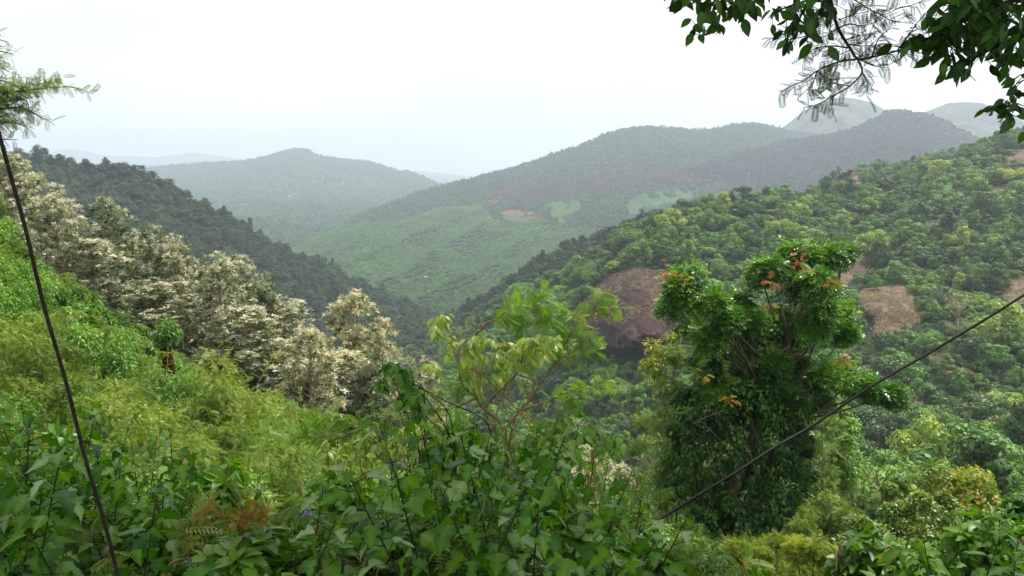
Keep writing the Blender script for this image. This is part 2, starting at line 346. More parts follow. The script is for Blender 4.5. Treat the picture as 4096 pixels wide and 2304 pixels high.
_A = np.zeros((_n + 3, _n + 3)); _A[:_n, :_n] = _k(_d) + np.eye(_n) * .002; _A[:_n, _n] = 1; _A[:_n, _n + 1:] = NP[:, :2] / 50; _A[_n:, :_n] = _A[:_n, _n:].T
_w = np.linalg.solve(_A, np.concatenate([NP[:, 2], [0, 0, 0]]))
def gz(x, y):
    "height of the near slope"
    x = np.asarray(x, float); y = np.asarray(y, float); q = np.stack([x, y], -1)
    d = np.linalg.norm(q[..., None, :] - NP[:, :2], axis=-1) / 50
    return _k(d) @ _w[:_n] + _w[_n] + _w[_n + 1] * x / 50 + _w[_n + 2] * y / 50
ys = np.concatenate([np.linspace(-6, 30, 40), np.linspace(32, 120, 40), np.linspace(125, 600, 50)])
us = np.linspace(-1, 1, 90); X = us[None] * (18 + ys[:, None] * .85); Yg = np.broadcast_to(ys[:, None], X.shape)
Zg = gz(X, Yg) + .12 * vnoise(X / 2.5 + 30, Yg / 2.5 + 30, 5) * np.minimum(1, Yg / 8 + .3)
A = np.stack([X, Yg, Zg], -1); r_, c_ = A.shape[:2]; i = np.arange(r_ - 1)[:, None] * c_; j = np.arange(c_ - 1)[None]
F = np.stack([i + j, i + j + 1, i + c_ + j + 1, i + c_ + j], -1).reshape(-1, 4)
near = mk('near_slope', A.reshape(-1, 3), F, [M_GROUND], smooth=True); tag(near, kind='structure')
HILLS['near_slope'] = (A.reshape(-1, 3), F)

# ------------------------------------------------------------------ haze
def haze():
    V = np.array([(x, y, z) for z in (-239.2, 462) for y in (-60, 13900) for x in (-10600, 10600)], float)
    F = np.array([(0, 2, 3, 1), (4, 5, 7, 6), (0, 1, 5, 4), (2, 6, 7, 3), (0, 4, 6, 2), (1, 3, 7, 5)])
    m = bpy.data.materials.new('haze air'); m.use_nodes = True; n = m.node_tree.nodes; n.clear()
    o = n.new('ShaderNodeOutputMaterial'); v = n.new('ShaderNodeVolumePrincipled')
    v.inputs['Color'].default_value = (.74, .826, .975, 1); v.inputs['Density'].default_value = 1.75e-4; v.inputs['Anisotropy'].default_value = .3
    m.node_tree.links.new(v.outputs[0], o.inputs['Volume'])
    tag(mk('haze', V, F, [m]), kind='stuff')
haze()

# ------------------------------------------------------------------ rocks: outlines traced at their own depth on the hillside
BV = {k: BVHTree.FromPolygons([tuple(v) for v in HILLS[k][0]], [tuple(int(i) for i in f) for f in HILLS[k][1]]) for k in ('wooded_hillside', 'rocky_spur', 'plantation_hill', 'dark_wooded_ridge', 'far_hill', 'near_slope')}
def onhill(k, px, py):
    d = Vector(U(px, py, 1.)).normalized(); h = BV[k].ray_cast(Vector((0, 0, 0)), d)
    return None if h[0] is None else np.array(h[0])
def down(k, x, y):
    h = BV[k].ray_cast(Vector((x, y, 2000)), Vector((0, 0, -1))); return None if h[0] is None else h[0].z
M_ROCK = rough_mat('brown streaked rock', ['211614', '33221e', '44312b', '66503f'], .22, .85, .5, 8, (1.6, 1.6, .35), .6, coord='Object')
M_ROCK2 = rough_mat('pinkish rock', ['463c33', '625547', '82735e'], .12, .9, .4, 7)
M_DRYGRASS = leaf_mat('dry grass blades', ['776f4c', '928660', 'aa9e78', '7a7e50'], .2, .8, .1, 0, 1)
M_DIRT = rough_mat('red earth', ['54402c', '644c36', '5a553a'], .05, bump=0)
M_FIELD = rough_mat('green field', ['2c4622', '355228', '405c2e'], .02, bump=0)

def rock(name, hillname, poly, bulge, mat, label, cat, seed, lumps=.8, n=34, grass=None, gsize=.9):
    poly = np.array(poly, float); c = poly.mean(0); th = np.arctan2(poly[:, 1] - c[1], poly[:, 0] - c[0])
    T = np.linspace(-np.pi, np.pi, 96, endpoint=False); V = []; rings = n
    o = np.argsort(th); ths = np.concatenate([th[o] - 2 * np.pi, th[o], th[o] + 2 * np.pi]); rad = np.hypot(*(poly - c).T)[o]; rr = np.interp(T, ths, np.tile(rad, 3)) * (1 + (.24 if bulge < 10 else .03) * vnoise(np.cos(T) * 2.2 + 9, np.sin(T) * 2.2 + 9 + seed, seed, 3))
    grid = []; hc = onhill(hillname, c[0], c[1] + 3); dc = hc[1] if hc is not None else 500
    for q in np.linspace(1.08, 0.0, rings):
        px = c[0] + rr * q * np.cos(T); py = c[1] + rr * q * np.sin(T)
        for x, y in zip(px, py):
            p = onhill(hillname, x, y)
            if p is None: p = U(x, y, dc + 6)
            b = bulge * math.sqrt(max(0, 1 - min(1, q * q))) - (4 if q > 1 else 0)
            p = p * (1 - b / np.linalg.norm(p)); grid.append(p)
    V = np.array(grid); d = unit(V)
    nn = lumps * vnoise(V[:, 0] / 5 + 40, V[:, 2] / 3 + 40, seed, 5) + lumps * .8 * vnoise(V[:, 0] / 25 + 9, V[:, 2] / 2.2 + 80, seed + 3, 3)
    V = V - d * nn[:, None] - d * (lumps * .9 * np.maximum(0, vnoise(V[:, 0] / 14 + 3, V[:, 2] / 3.2 + 50, seed + 9, 2)))[:, None]
    k = len(T); i = np.arange(rings - 1)[:, None] * k; j = np.arange(k)[None]; j2 = (j + 1) % k
    F = np.stack([i + j, i + j2, i + k + j2, i + k + j], -1).reshape(-1, 4)
    r = mk(name, V, F, [mat], smooth=True); tag(r, label, cat)
    if grass:
        rg = np.random.default_rng(seed); ps = []
        for gp, m in grass:
            gp = np.array(gp, float); x = rg.uniform(gp[:, 0].min(), gp[:, 0].max(), m); y = rg.uniform(gp[:, 1].min(), gp[:, 1].max(), m)
            ok = inpoly(x, y, gp) & (vnoise(x / 4 + 60, y / 2.2 + 60, seed + 8, 3) > -.18); ps.append(np.stack([x[ok], y[ok]], 1))
        ps = np.concatenate(ps); bv = BVHTree.FromPolygons([tuple(v) for v in V], [tuple(int(a) for a in f) for f in F]); G = Geo(); pts = []
        for x, y in ps:
            h = bv.ray_cast(Vector((0, 0, 0)), Vector(U(x, y, 1.)).normalized())
            if h[0]: pts.append(h[0])
        pts = np.array(pts); m = len(pts)
        for _ in range(5):
            xd = rg.normal(0, .7, (m, 3)) + np.array([0, -.5, .35]); G.leaves(QUAD, pts + rg.normal(0, .25, (m, 3)), xd, rg.normal(0, 1, (m, 3)) + [0, -.4, .8], gsize * rg.uniform(.6, 1.3, m), np.clip(rg.normal(.5, .3, m), 0, 1))
        tag(G.build('dry_grass', [M_DRYGRASS], r), kind='stuff')
    return r

DOME = [(573, 352), (573, 320), (576, 309), (590, 294), (603, 281), (621, 271), (640, 267), (655, 270), (666, 283), (672, 300), (674, 325), (668, 340), (652, 347), (636, 353), (622, 353), (605, 352), (590, 358)]
rock('rock_dome', 'wooded_hillside', DOME, 46, M_ROCK, 'big bare brown rock dome streaked with dry grass among the trees', 'rock', 3, 1.5, 60,
     [([(573, 312), (590, 294), (603, 281), (621, 271), (640, 267), (655, 270), (667, 284), (672, 312), (655, 305), (648, 290), (625, 290), (600, 298), (585, 310), (576, 320)], 7000),
      ([(590, 312), (612, 308), (640, 306), (668, 312), (660, 320), (636, 318), (612, 326), (594, 322)], 900), ([(640, 280), (672, 300), (673, 318), (650, 316)], 600)], .5)
SLAB = [(858, 298), (872, 290), (890, 284), (906, 282), (912, 292), (922, 304), (926, 318), (910, 328), (890, 336), (876, 338), (868, 322), (860, 312)]
rock('rock_slab', 'wooded_hillside', SLAB, 8, M_ROCK2, 'sloping rock slab covered with tufts of dry tan grass', 'rock', 4, .5, 26, [(SLAB, 5200)], .6)
SLAB2 = [(1003, 296), (1004, 286), (1012, 279), (1026, 275), (1048, 276), (1052, 298), (1030, 304), (1012, 302)]
rock('rock_slab', 'wooded_hillside', SLAB2, 4, M_ROCK2, 'dry grass covered rock slab cut off by the photo edge', 'rock', 5, .5, 20, [(SLAB2, 1500)], .6)
SCAR = [(832, 281), (838, 268), (848, 258), (864, 251), (872, 258), (868, 270), (856, 278), (842, 284)]
rock('rock_outcrop', 'wooded_hillside', SCAR, 2, M_ROCK2, 'bare brownish scar of rock and earth behind the vine covered tree', 'rock', 6, .5, 16, [(SCAR, 500)], .55)
CLIFF = [(836, 184), (840, 176), (852, 171), (863, 174), (861, 183), (850, 186)]
rock('rock_outcrop', 'rocky_spur', CLIFF, 1.5, M_ROCK2, 'small pinkish cliff near the top of the hazy spur', 'rock', 7, .9, 14)
for pl, lab in (([(1002, 158), (1012, 150), (1030, 146), (1040, 156), (1030, 164), (1010, 166)], 'brown bare patch of rock near the hillside crest'), ([(984, 190), (996, 185), (1010, 183), (1012, 190), (996, 194)], 'thin brown rock ledge below the bare patch near the crest')):
    rock('rock_outcrop', 'wooded_hillside', pl, 3, M_ROCK2, lab, 'rock', 8, .6, 12)
ROCKS = [DOME, SLAB, SLAB2, SCAR, CLIFF, [(1002, 158), (1012, 150), (1030, 146), (1040, 156), (1030, 164), (1010, 166)], [(984, 190), (996, 185), (1010, 183), (1012, 190), (996, 194)]]

# cleared fields on the plantation hill
FIELDS = [([(544, 205), (560, 201), (578, 200), (582, 208), (574, 213), (562, 216), (566, 224), (558, 228), (550, 214)], M_FIELD, 'field'),
          ([(628, 199), (648, 192), (670, 189), (696, 189), (690, 200), (668, 207), (640, 208), (636, 220), (628, 222)], M_FIELD, 'field'),
          ([(500, 217), (520, 212), (545, 216), (548, 222), (530, 224), (512, 222)], M_FIELD, 'field'),
          ([(498, 213), (512, 210), (530, 212), (545, 217), (540, 222), (524, 217), (508, 216)], M_DIRT, 'bare_earth'), ([(483, 217), (491, 215), (493, 221), (486, 222)], M_DIRT, 'bare_earth'), ([(486, 203), (500, 196), (504, 199), (490, 206)], M_DIRT, 'bare_earth')]
FA = [([(212, 254), (226, 252), (228, 264), (222, 270), (214, 268)], 'dark_wooded_ridge')]
def field(name, k, poly, m, up):
    q = np.array(poly, float); x0, y0 = q.min(0); x1, y1 = q.max(0); nx, ny = 40, 24
    V = np.full((ny, nx, 3), np.nan)
    for a, y in enumerate(np.linspace(y0, y1, ny)):
        for b, x in enumerate(np.linspace(x0, x1, nx)):
            h = onhill(k, x, y)
            if h is not None: V[a, b] = h + [0, 0, up]
    F = []
    for a in range(ny - 1):
        for b in range(nx - 1):
            cx, cy_ = x0 + (x1 - x0) * (b + .5) / (nx - 1), y0 + (y1 - y0) * (a + .5) / (ny - 1)
            cx += 1.5 * vnoise(np.array(cx / 4), np.array(cy_ / 2), 3)
            c4 = V[a:a + 2, b:b + 2]
            if inpoly(np.array(cx), np.array(cy_), poly) and not np.isnan(c4).any() and np.ptp(c4[..., 1]) < 400: F.append((a * nx + b, a * nx + nx + b, a * nx + nx + b + 1, a * nx + b + 1))
    if F: tag(mk(name, np.nan_to_num(V.reshape(-1, 3), nan=-230.), np.array(F), [m]), kind='structure')
for pl, m, nm in FIELDS: field(nm, 'plantation_hill', pl, m, .8 if m is M_FIELD else 1.3)
for pl, k in FA: field('field', k, pl, M_FIELD, .5)

# ------------------------------------------------------------------ forest trees
def crown_geo(seed, kind='round', lobes=13, per=190, ls=.68, Rr=5., H=7.):
    "crown of leaf sprays on overlapping lobes; base of the trunk at the origin"
    rg = np.random.default_rng(seed); g = Geo()
    for k in range(lobes):
        az = rg.uniform(0, 2 * np.pi); e = rg.random()
        if kind == 'round': rad = Rr * .82 * math.sqrt(1 - (e * .9) ** 2) * rg.uniform(.45, 1.15); z = 2.4 + (H - 2.8) * e * rg.uniform(.65, 1.1); lr = Rr * rg.uniform(.17, .42)
        elif kind == 'flat': rad = Rr * .9 * math.sqrt(rg.random()); z = H * .72 + rg.uniform(-1.6, 1.0) - .1 * rad; lr = Rr * rg.uniform(.18, .34)
        else: rad = Rr * .55 * rg.uniform(.2, 1) * (1 - .6 * e); z = 2.0 + (H - 2.0) * e; lr = Rr * rg.uniform(.22, .38)
        c = np.array([rad * math.cos(az), rad * math.sin(az), z]); sq = .6 if kind == 'flat' else .8
        d = unit(rg.normal(0, 1, (per, 3)) + [0, 0, .55]); pos = c + d * [lr, lr, lr * sq] * rg.uniform(.72, 1.06, (per, 1))
        xd = np.cross(d, rg.normal(0, 1, (per, 3))) + [0, 0, -.15]; nr = d + rg.normal(0, .45, (per, 3)) + [0, 0, .5]
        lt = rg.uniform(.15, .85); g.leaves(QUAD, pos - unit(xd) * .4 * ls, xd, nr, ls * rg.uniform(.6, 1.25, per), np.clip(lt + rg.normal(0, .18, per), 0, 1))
    return g
def trunk_geo(seed, H, Rr, n=5, r=.22, sparse=1.):
    rg = np.random.default_rng(seed); g = Geo(); top = np.array([rg.uniform(-.4, .4), rg.uniform(-.4, .4), H * .5])
    g.tube(spline([(0, 0, -1), (.1, .1, H * .25), top], 4), (r, r * .7))
    for k in range(n):
        a = rg.uniform(0, 2 * np.pi); e = np.array([math.cos(a) * Rr * .7, math.sin(a) * Rr * .7, H * rg.uniform(.7, .95)])
        m = top * .6 + e * .4 + rg.normal(0, .3, 3); g.tube(spline([top * rg.uniform(.8, 1.), m, e], 4), (r * .55, r * .15), 5)
        for q in range(int(4 * sparse)):
            b = m + (e - m) * rg.uniform(.1, 1); g.tube([b, b + rg.normal(0, .9, 3) + [0, 0, .7]], (r * .22, r * .06), 4)
    return g
TREES = {}
def tree_kind(key, name, crowns, trunk, bark, cmat):
    t = thing(name, (0, 0, -5000)); crowns.build('crown', [cmat], t) if crowns else None; trunk.build('trunk', [bark], t); TREES[key] = t
for i in range(4): tree_kind(f'round{i}', 'forest_tree', crown_geo(20 + i, 'round', 26 + 2 * i, 125, .62, 5., 7.6 + .5 * i), trunk_geo(20 + i, 7, 4.5), M_BARK, CLASS['mid green'])
for i in range(2): tree_kind(f'flat{i}', 'forest_tree', crown_geo(30 + i, 'flat', 26, 120, .58, 5.0, 7.4), trunk_geo(30 + i, 7.4, 5, 6), M_PALEBARK, CLASS['mid green'])
tree_kind('tall0', 'forest_tree', crown_geo(40, 'tall', 16, 170, .62, 4., 9.5), trunk_geo(40, 9, 2.5), M_BARK, CLASS['mid green'])
g_ = crown_geo(52, 'round', 9, 40, .45, 4.6, 7.2); tree_kind('bare0', 'bare_tree', g_, trunk_geo(52, 7.4, 5.5, 9, .2, 3), M_PALEBARK, CLASS['olive'])
ARCH = ['round0', 'round1', 'round2', 'round3', 'flat0', 'flat1', 'tall0']
used = set()
def plant(key, loc, rz, sc, label, group, mat=None):
    t = TREES[key]
    if key not in used:
        used.add(key); t.location = loc; t.rotation_euler = (0, 0, rz); t.scale = (sc, sc, sc) if np.isscalar(sc) else sc
        t['label'] = label; t['category'] = 'tree'; t['group'] = group
        if mat and t.children[0].name.startswith('crown'): c = t.children[0]; c.material_slots[0].link = 'OBJECT'; c.material_slots[0].material = mat
        return t
    r = dup(t, loc, rz, sc, label, group, mat); r['category'] = 'tree'; return r

def instancer(name, pts, sizes, sources, seed, mat=None, tilt=.08):
    "one uncountable forest: crowns instanced on points"
    me = bpy.data.meshes.new(name); n = len(pts); me.vertices.add(n); me.vertices.foreach_set('co', np.asarray(pts, np.float32).ravel())
    a = me.attributes.new('size', 'FLOAT_VECTOR', 'POINT'); rg = np.random.default_rng(seed)
    sv = np.stack([sizes * rg.uniform(.8, 1.3, n), sizes * rg.uniform(.8, 1.3, n), sizes * rg.uniform(.7, 1.25, n)], -1); a.data.foreach_set('vector', sv.astype(np.float32).ravel())
    b = me.attributes.new('turn', 'FLOAT_VECTOR', 'POINT'); tv = np.stack([rg.normal(0, tilt, n), rg.normal(0, tilt, n), rg.uniform(0, 6.28, n)], -1); b.data.foreach_set('vector', tv.astype(np.float32).ravel())
    o = bpy.data.objects.new(name, me); COL.objects.link(o); tag(o, kind='stuff')
    ng = bpy.data.node_groups.new(name, 'GeometryNodeTree'); ng.interface.new_socket('Geometry', in_out='INPUT', socket_type='NodeSocketGeometry'); ng.interface.new_socket('Geometry', in_out='OUTPUT', socket_type='NodeSocketGeometry')
    N = ng.nodes; Lk = ng.links; gi = N.new('NodeGroupInput'); go = N.new('NodeGroupOutput'); ip = N.new('GeometryNodeInstanceOnPoints')
    gti = N.new('GeometryNodeGeometryToInstance')
    for s in sources[::-1]:
        io = N.new('GeometryNodeObjectInfo'); io.inputs['Object'].default_value = s; io.inputs['As Instance'].default_value = True
        if mat:
            io.inputs['As Instance'].default_value = False; sm = N.new('GeometryNodeSetMaterial'); sm.inputs['Material'].default_value = mat; Lk.new(io.outputs['Geometry'], sm.inputs['Geometry']); Lk.new(sm.outputs[0], gti.inputs[0])
        else: Lk.new(io.outputs['Geometry'], gti.inputs[0])
    s1 = N.new('GeometryNodeInputNamedAttribute'); s1.data_type = 'FLOAT_VECTOR'; s1.inputs[0].default_value = 'size'
    s2 = N.new('GeometryNodeInputNamedAttribute'); s2.data_type = 'FLOAT_VECTOR'; s2.inputs[0].default_value = 'turn'
    ri = N.new('FunctionNodeRandomValue'); ri.data_type = 'INT'; ri.inputs['Min'].default_value = 0; ri.inputs['Max'].default_value = len(sources) - 1; ri.inputs['Seed'].default_value = seed
    Lk.new(gi.outputs[0], ip.inputs['Points']); Lk.new(gti.outputs[0], ip.inputs['Instance']); ip.inputs['Pick Instance'].default_value = True
    Lk.new([q for q in ri.outputs if q.type == 'INT'][0], ip.inputs['Instance Index']); Lk.new(s1.outputs[0], ip.inputs['Scale']); Lk.new(s2.outputs[0], ip.inputs['Rotation']); Lk.new(ip.outputs[0], go.inputs[0])
    md = o.modifiers.new('trees', 'NODES'); md.node_group = ng
    return o

def clear(p, x, y, edge=1.):
    cx, cy_ = P(p + [0, 0, 4.]); ok = np.ones(len(p), bool)
    rw = 3.6 * FPX / p[:, 1] * edge
    for k in ROCKS: ok &= ~(inpoly(cx, cy_, k) | inpoly(x, y - 1.5, k) | inpoly(cx, cy_ - 5, k) | inpoly(cx + rw, cy_ - 3, k) | inpoly(cx - rw, cy_ - 3, k))
    return ok
near_keep = lambda p, x, y: clear(p, x, y) & (p[:, 1] > 92) & (x > 330) & (y > 300) & ~((p[:, 1] < 180) & (x < 560))
PE = scatter(hE, 5.3, 1, keep=clear); PN = scatter(near, 5.6, 2, keep=near_keep)
allp = np.concatenate([PE, PN]); xx, yy = P(allp + [0, 0, 4.]); rgF = np.random.default_rng(77)
size = np.clip(rgF.lognormal(-.2, .36, len(allp)), .4, 1.7) * np.where(allp[:, 1] > 380, 1., .95)
app = size * 5 * FPX / allp[:, 1]
seen = (xx > 470) & (xx < 1030) & (yy < 500) & ~((xx > 668) & (xx < 850) & (yy > 290)) & (yy < 470 - np.maximum(0, 620 - xx) * .5) & ~((xx < 560) & (yy > 320))
rank = np.argsort(-np.where(seen, app, -app.max() + app * .001))
IND = rank[:296]; ISET = np.zeros(len(allp), bool); ISET[IND] = True
NAMES = list(CLASS); PROB = [.26, .34, .2, .12, .08]
LAND = [('the big rock dome', 622, 310), ('the grassy rock slab', 890, 310), ('the cut-off rock slab', 1014, 288), ('the vine covered tree', 770, 330), ('the rock scar', 850, 268)]
ORD = 'nearest second third fourth fifth sixth seventh eighth ninth tenth eleventh twelfth thirteenth fourteenth fifteenth sixteenth seventeenth eighteenth nineteenth twentieth'.split()
SHAPE = {'round': 'rounded', 'flat': 'flat-topped', 'tall0': 'tall', 'bare0': 'nearly leafless'}
rec = []
cls = vnoise(allp[:, 0] / 45 + 20, allp[:, 1] / 45 + 20, 31, 3) * .35 + rgF.random(len(allp)); order = np.argsort(np.argsort(cls)) / len(cls)
order = .5 * order + .5 * rgF.random(len(allp)); order = np.argsort(np.argsort(order)) / len(order)
cidx = np.searchsorted(np.cumsum(PROB), order * .999); cidx = np.array([[2, 1, 0, 3, 4][k] for k in np.searchsorted(np.cumsum([.16, .44, .3, .06, .04]), order * .999)])
for i in IND:
    key = ARCH[rgF.integers(len(ARCH))] if rgF.random() > .035 else 'bare0'; c = NAMES[cidx[i]] if key != 'bare0' else 'olive'
    d = [((xx[i] - a) ** 2 + (yy[i] - b) ** 2, k) for k, (nm, a, b) in enumerate(LAND)]; k = min(d)[1]; nm, a, b = LAND[k]
    dx, dy = xx[i] - a, yy[i] - b; side = ('above ' if dy < 0 else 'below ') if abs(dy) > abs(dx) else ('left of ' if dx < 0 else 'right of ')
    rec.append([i, key, c, side + nm, dx * dx + dy * dy])
cnt = {}
for r in sorted(rec, key=lambda r: r[4]):
    base = (SHAPE[r[1][:5] if r[1][:5] in SHAPE else r[1][:4] if r[1][:4] in SHAPE else 'round'], r[2], r[3]); cnt[base] = cnt.get(base, 0) + 1; r.append(cnt[base])
for i, key, c, where, _, q in rec:
    shp = SHAPE[key[:5] if key[:5] in SHAPE else key[:4] if key[:4] in SHAPE else 'round']
    lab = f"{shp} {c} tree, {ORD[min(q, 20) - 1]} such {where}" if key != 'bare0' else f"nearly leafless tree, {ORD[min(q, 20) - 1]} such {where}"
    s = size[i]; plant(key, allp[i] - [0, 0, .6], rgF.uniform(0, 6.28), (s * rgF.uniform(.8, 1.25), s * rgF.uniform(.8, 1.25), s * rgF.uniform(.75, 1.2)), lab, 'forest trees on the hillside', CLASS[c])

def srcs(keys, child='crown'):
    return [next(c for c in TREES[k].children if c.name.startswith(child)) for k in keys]
cyc = [k for k in ARCH if k in used]
rest = allp[~ISET]; rs = size[~ISET]; rc = cidx[~ISET]
MASS = np.zeros(len(rest), int)
def forest(name, pts, sizes, mat, seed, keys=None): return instancer(name, pts - [0, 0, .6], sizes, srcs(keys or ARCH), seed, mat) if len(pts) else None
M_MIX = leaf_mat('mixed forest crown', ['29401a', '3c5c22', '527c28', '648a30', '82a038'], .18, w_obj=.8, w_tint=.25, patch=.7, pscale=.012)
forest('hillside_forest', rest, rs, M_MIX, 3)
undr = scatter(hE, 4.0, 5, keep=lambda p, x, y: clear(p, x, y, .2)); forest('hillside_understorey', undr, rgF.uniform(.22, .46, len(undr)), M_MIX, 4)
p = scatter(hE2, 7, 6, keep=clear); forest('hazy_spur_forest', p, rgF.uniform(.6, 1.1, len(p)), M_MIX, 5)
p = scatter(hE3, 7, 7); forest('dark_spur_forest', p, rgF.uniform(.7, 1.2, len(p)), M_DARKCROWN, 6)  # spur wooded in the same dark crown colour as the ridge
notA = lambda p, x, y: ~np.any([inpoly(x, y, q) | inpoly(x, y - 4, q) for q, _ in FA], axis=0)
p = scatter(hA, 6., 8, keep=lambda p, x, y: notA(p, x, y) & ((x > 0))); forest('dark_ridge_forest', p, np.clip(rgF.lognormal(-.2, .3, len(p)), .5, 1.4), M_DARKCROWN, 7)
p = scatter(near, 7, 9, keep=lambda p, x, y: (p[:, 1] > 150) & (x < 480) & (x > 150) & (y > 260)); forest('ravine_forest', p, rgF.uniform(.6, 1.1, len(p)), M_DARKCROWN, 8)
notF = lambda x, y, m=0: ~np.any([inpoly(x, y - m, q) for q, _, _ in FIELDS], axis=0)
DRY = [(485, 196), (520, 180), (600, 175), (700, 168), (760, 172), (700, 188), (640, 190), (560, 200), (510, 206)]
LOWER = [(180, 262), (330, 226), (400, 222), (440, 208), (480, 206), (500, 222), (548, 226), (600, 232), (700, 240), (1080, 250), (1080, 400), (180, 400)]
up = lambda p, x, y: ~inpoly(x, y, LOWER) & (notF(x, y) & notF(x, y, 2) | (vnoise(p[:, 0] / 38 + 90, p[:, 1] / 60 + 90, 61, 2) > .42))
p = scatter(hC, 10.5, 10, keep=up); x, y = P(p); dr = inpoly(x, y, DRY)
forest('plantation_hill_forest', p[~dr], rgF.uniform(.8, 1.35, (~dr).sum()), M_FARCROWN, 9); forest('dry_hill_forest', p[dr], rgF.uniform(.8, 1.3, dr.sum()), M_DRYCROWN, 10, ['tall0', 'round1'])
# the plantation: rows of even trees laid out across the valley side
def rows(k, ang, a, b, box, keep, seed):
    rg = np.random.default_rng(seed); x0, x1, y0, y1 = box; c, s = math.cos(ang), math.sin(ang); cx, cy_ = (x0 + x1) / 2, (y0 + y1) / 2; Lh = math.hypot(x1 - x0, y1 - y0) / 2
    u, v = np.meshgrid(np.arange(-Lh, Lh, a), np.arange(-Lh, Lh, b)); u = u.ravel(); v = v.ravel(); u = u + rg.normal(0, a * .13, u.shape); v = v + rg.normal(0, b * .1, v.shape)
    X = cx + u * c - v * s; Y = cy_ + u * s + v * c; X += 14 * vnoise(X / 150 + 30, Y / 150 + 30, 44, 2); ok = (X > x0) & (X < x1) & (Y > y0) & (Y < y1); X, Y = X[ok], Y[ok]
    out = []
    for q, r in zip(X, Y):
        z = down(k, q, r)
        if z is not None: out.append((q, r, z))
    p = np.array(out); x, y = P(p); return p[keep(p, x, y) & (x > -40) & (x < 1060)]
p = rows('plantation_hill', R(62), 5.4, 9.5, (-620, 640, 940, 2300), lambda p, x, y: inpoly(x, y, LOWER) & (notF(x, y) & notF(x, y, 2) | (vnoise(p[:, 0] / 38 + 90, p[:, 1] / 60 + 90, 61, 2) > .42)) & (x < 760) & (y < 345), 11)
forest('valley_plantation', p, rgF.uniform(.62, .82, len(p)), M_PLANT, 11, ['round0', 'round1'])
p = scatter(hB, 15, 12, keep=lambda p, x, y: (x < 470) & (p[:, 1] < 5050)); forest('far_hill_forest', p, rgF.uniform(1.1, 1.9, len(p)), M_FARCROWN, 12)
p = scatter(hD, 10.5, 13); forest('dark_hill_forest', p, rgF.uniform(.8, 1.4, len(p)), M_DEEPCROWN, 13)
print('forest', len(allp), sum(len(o.data.vertices) for o in S.objects if o.get('kind') == 'stuff' and o.type == 'MESH'))

# ------------------------------------------------------------------ near vegetation
M_FEATHER = leaf_mat('feathery leaf', ['345218', '4c6c20', '6a862c', '8e9e3e'], .26, w_obj=.45, w_tint=.6)
M_SMALL = leaf_mat('small green leaf', ['3a5e1e', '548028', '7ca23c'], .33, .4, .45, w_obj=.35, w_tint=.65)
M_SILVER = leaf_mat('silver leaf', ['425628', '6c7e48', 'acae88', 'e2decb'], .2, .6, .3, w_obj=.0, w_tint=1.)
M_SILVERGREEN = leaf_mat('silver green leaf', ['3f5434', '5d7348', '8a9674', 'b8bca0'], .2, .6, .3, w_obj=.0, w_tint=1.)
M_CREAM = leaf_mat('cream leaf', ['4e5c30', '808a58', 'b6b68a', 'e0dab8'], .2, .6, .3, w_obj=.0, w_tint=1.)
M_LOBED = leaf_mat('lobed leaf', ['193a15', '28561b', '427424', '6c9636', 'a4b894'], .34, .45, .3, w_obj=.25, w_tint=.62)
M_CLIMB = leaf_mat('climber leaf', ['6a8c34', '8aa648', 'a8bc66'], .38, .35, .5, w_obj=.1, w_tint=.9)
M_ACACIA = leaf_mat('acacia leaflet', ['3c661e', '5e8a26', '86a634'], .42, w_obj=.1, w_tint=.9)
M_PIN = leaf_mat('glossy leaflet', ['26481c', '3c6a24', '5a8a32', '84aa4c'], .26, .35, .5, w_obj=0, w_tint=1.)
M_VINE = leaf_mat('vine leaf', ['1b3414', '2b501d', '406e26', '608a34'], .25, .5, .3, w_obj=.1, w_tint=.9)
M_RED = leaf_mat('young red leaf', ['8a3a1e', 'a65a28', 'b88638', 'bcaa48'], .35, .4, .4, w_obj=.0, w_tint=1.)
M_AMBER = leaf_mat('amber frond', ['6b5418', '8f7226', 'a88f3c'], .35, w_obj=0, w_tint=1.)
M_OVER = leaf_mat('broad overhanging leaf', ['1f3a17', '2f5420', '4c7a2a'], .3, .4, .45, w_obj=.1, w_tint=.9)
M_VIOLET = leaf_mat('violet petal', ['8a84b4', 'a29cc8'], .3, .6, .2)
M_CABLE = rough_mat('black cable', ['0c0c0c', '141413', '1c1b19'], 30, .6, 0)
M_WIRE = rough_mat('grey wire', ['77776f', '9a9a92'], 20, .5, 0)
M_STUMP = rough_mat('red brown stump', ['1e100b', '351a12', '4d2a1c'], 3, .9, .5, stretch=(1, 1, .25))

def lobes_foliage(g, rg, lobes, n, tpl, size, up=.5, hang=-.2, tint=(.2, .8), shell=(.6, 1.05), flat=1., out=1.):
    "leaf sprays on the shells of lobes (x, y, z, r): leaf length points outward, face upward"
    for (x, y, z, r) in lobes:
        d = unit(rg.normal(0, 1, (n, 3)) + [0, 0, up]); pos = np.array([x, y, z]) + d * [r, r, r * flat] * rg.uniform(*shell, (n, 1))
        xd = d * [out, out, .5] + rg.normal(0, .45, (n, 3)) + [0, 0, hang]; nr = rg.normal(0, .4, (n, 3)) + [0, 0, 1] + d * .3
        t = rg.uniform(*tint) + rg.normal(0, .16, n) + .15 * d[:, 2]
        g.leaves(tpl[rg.integers(len(tpl))] if isinstance(tpl, list) else tpl, pos, xd, nr, size * rg.uniform(.65, 1.25, n), np.clip(t, 0, 1))

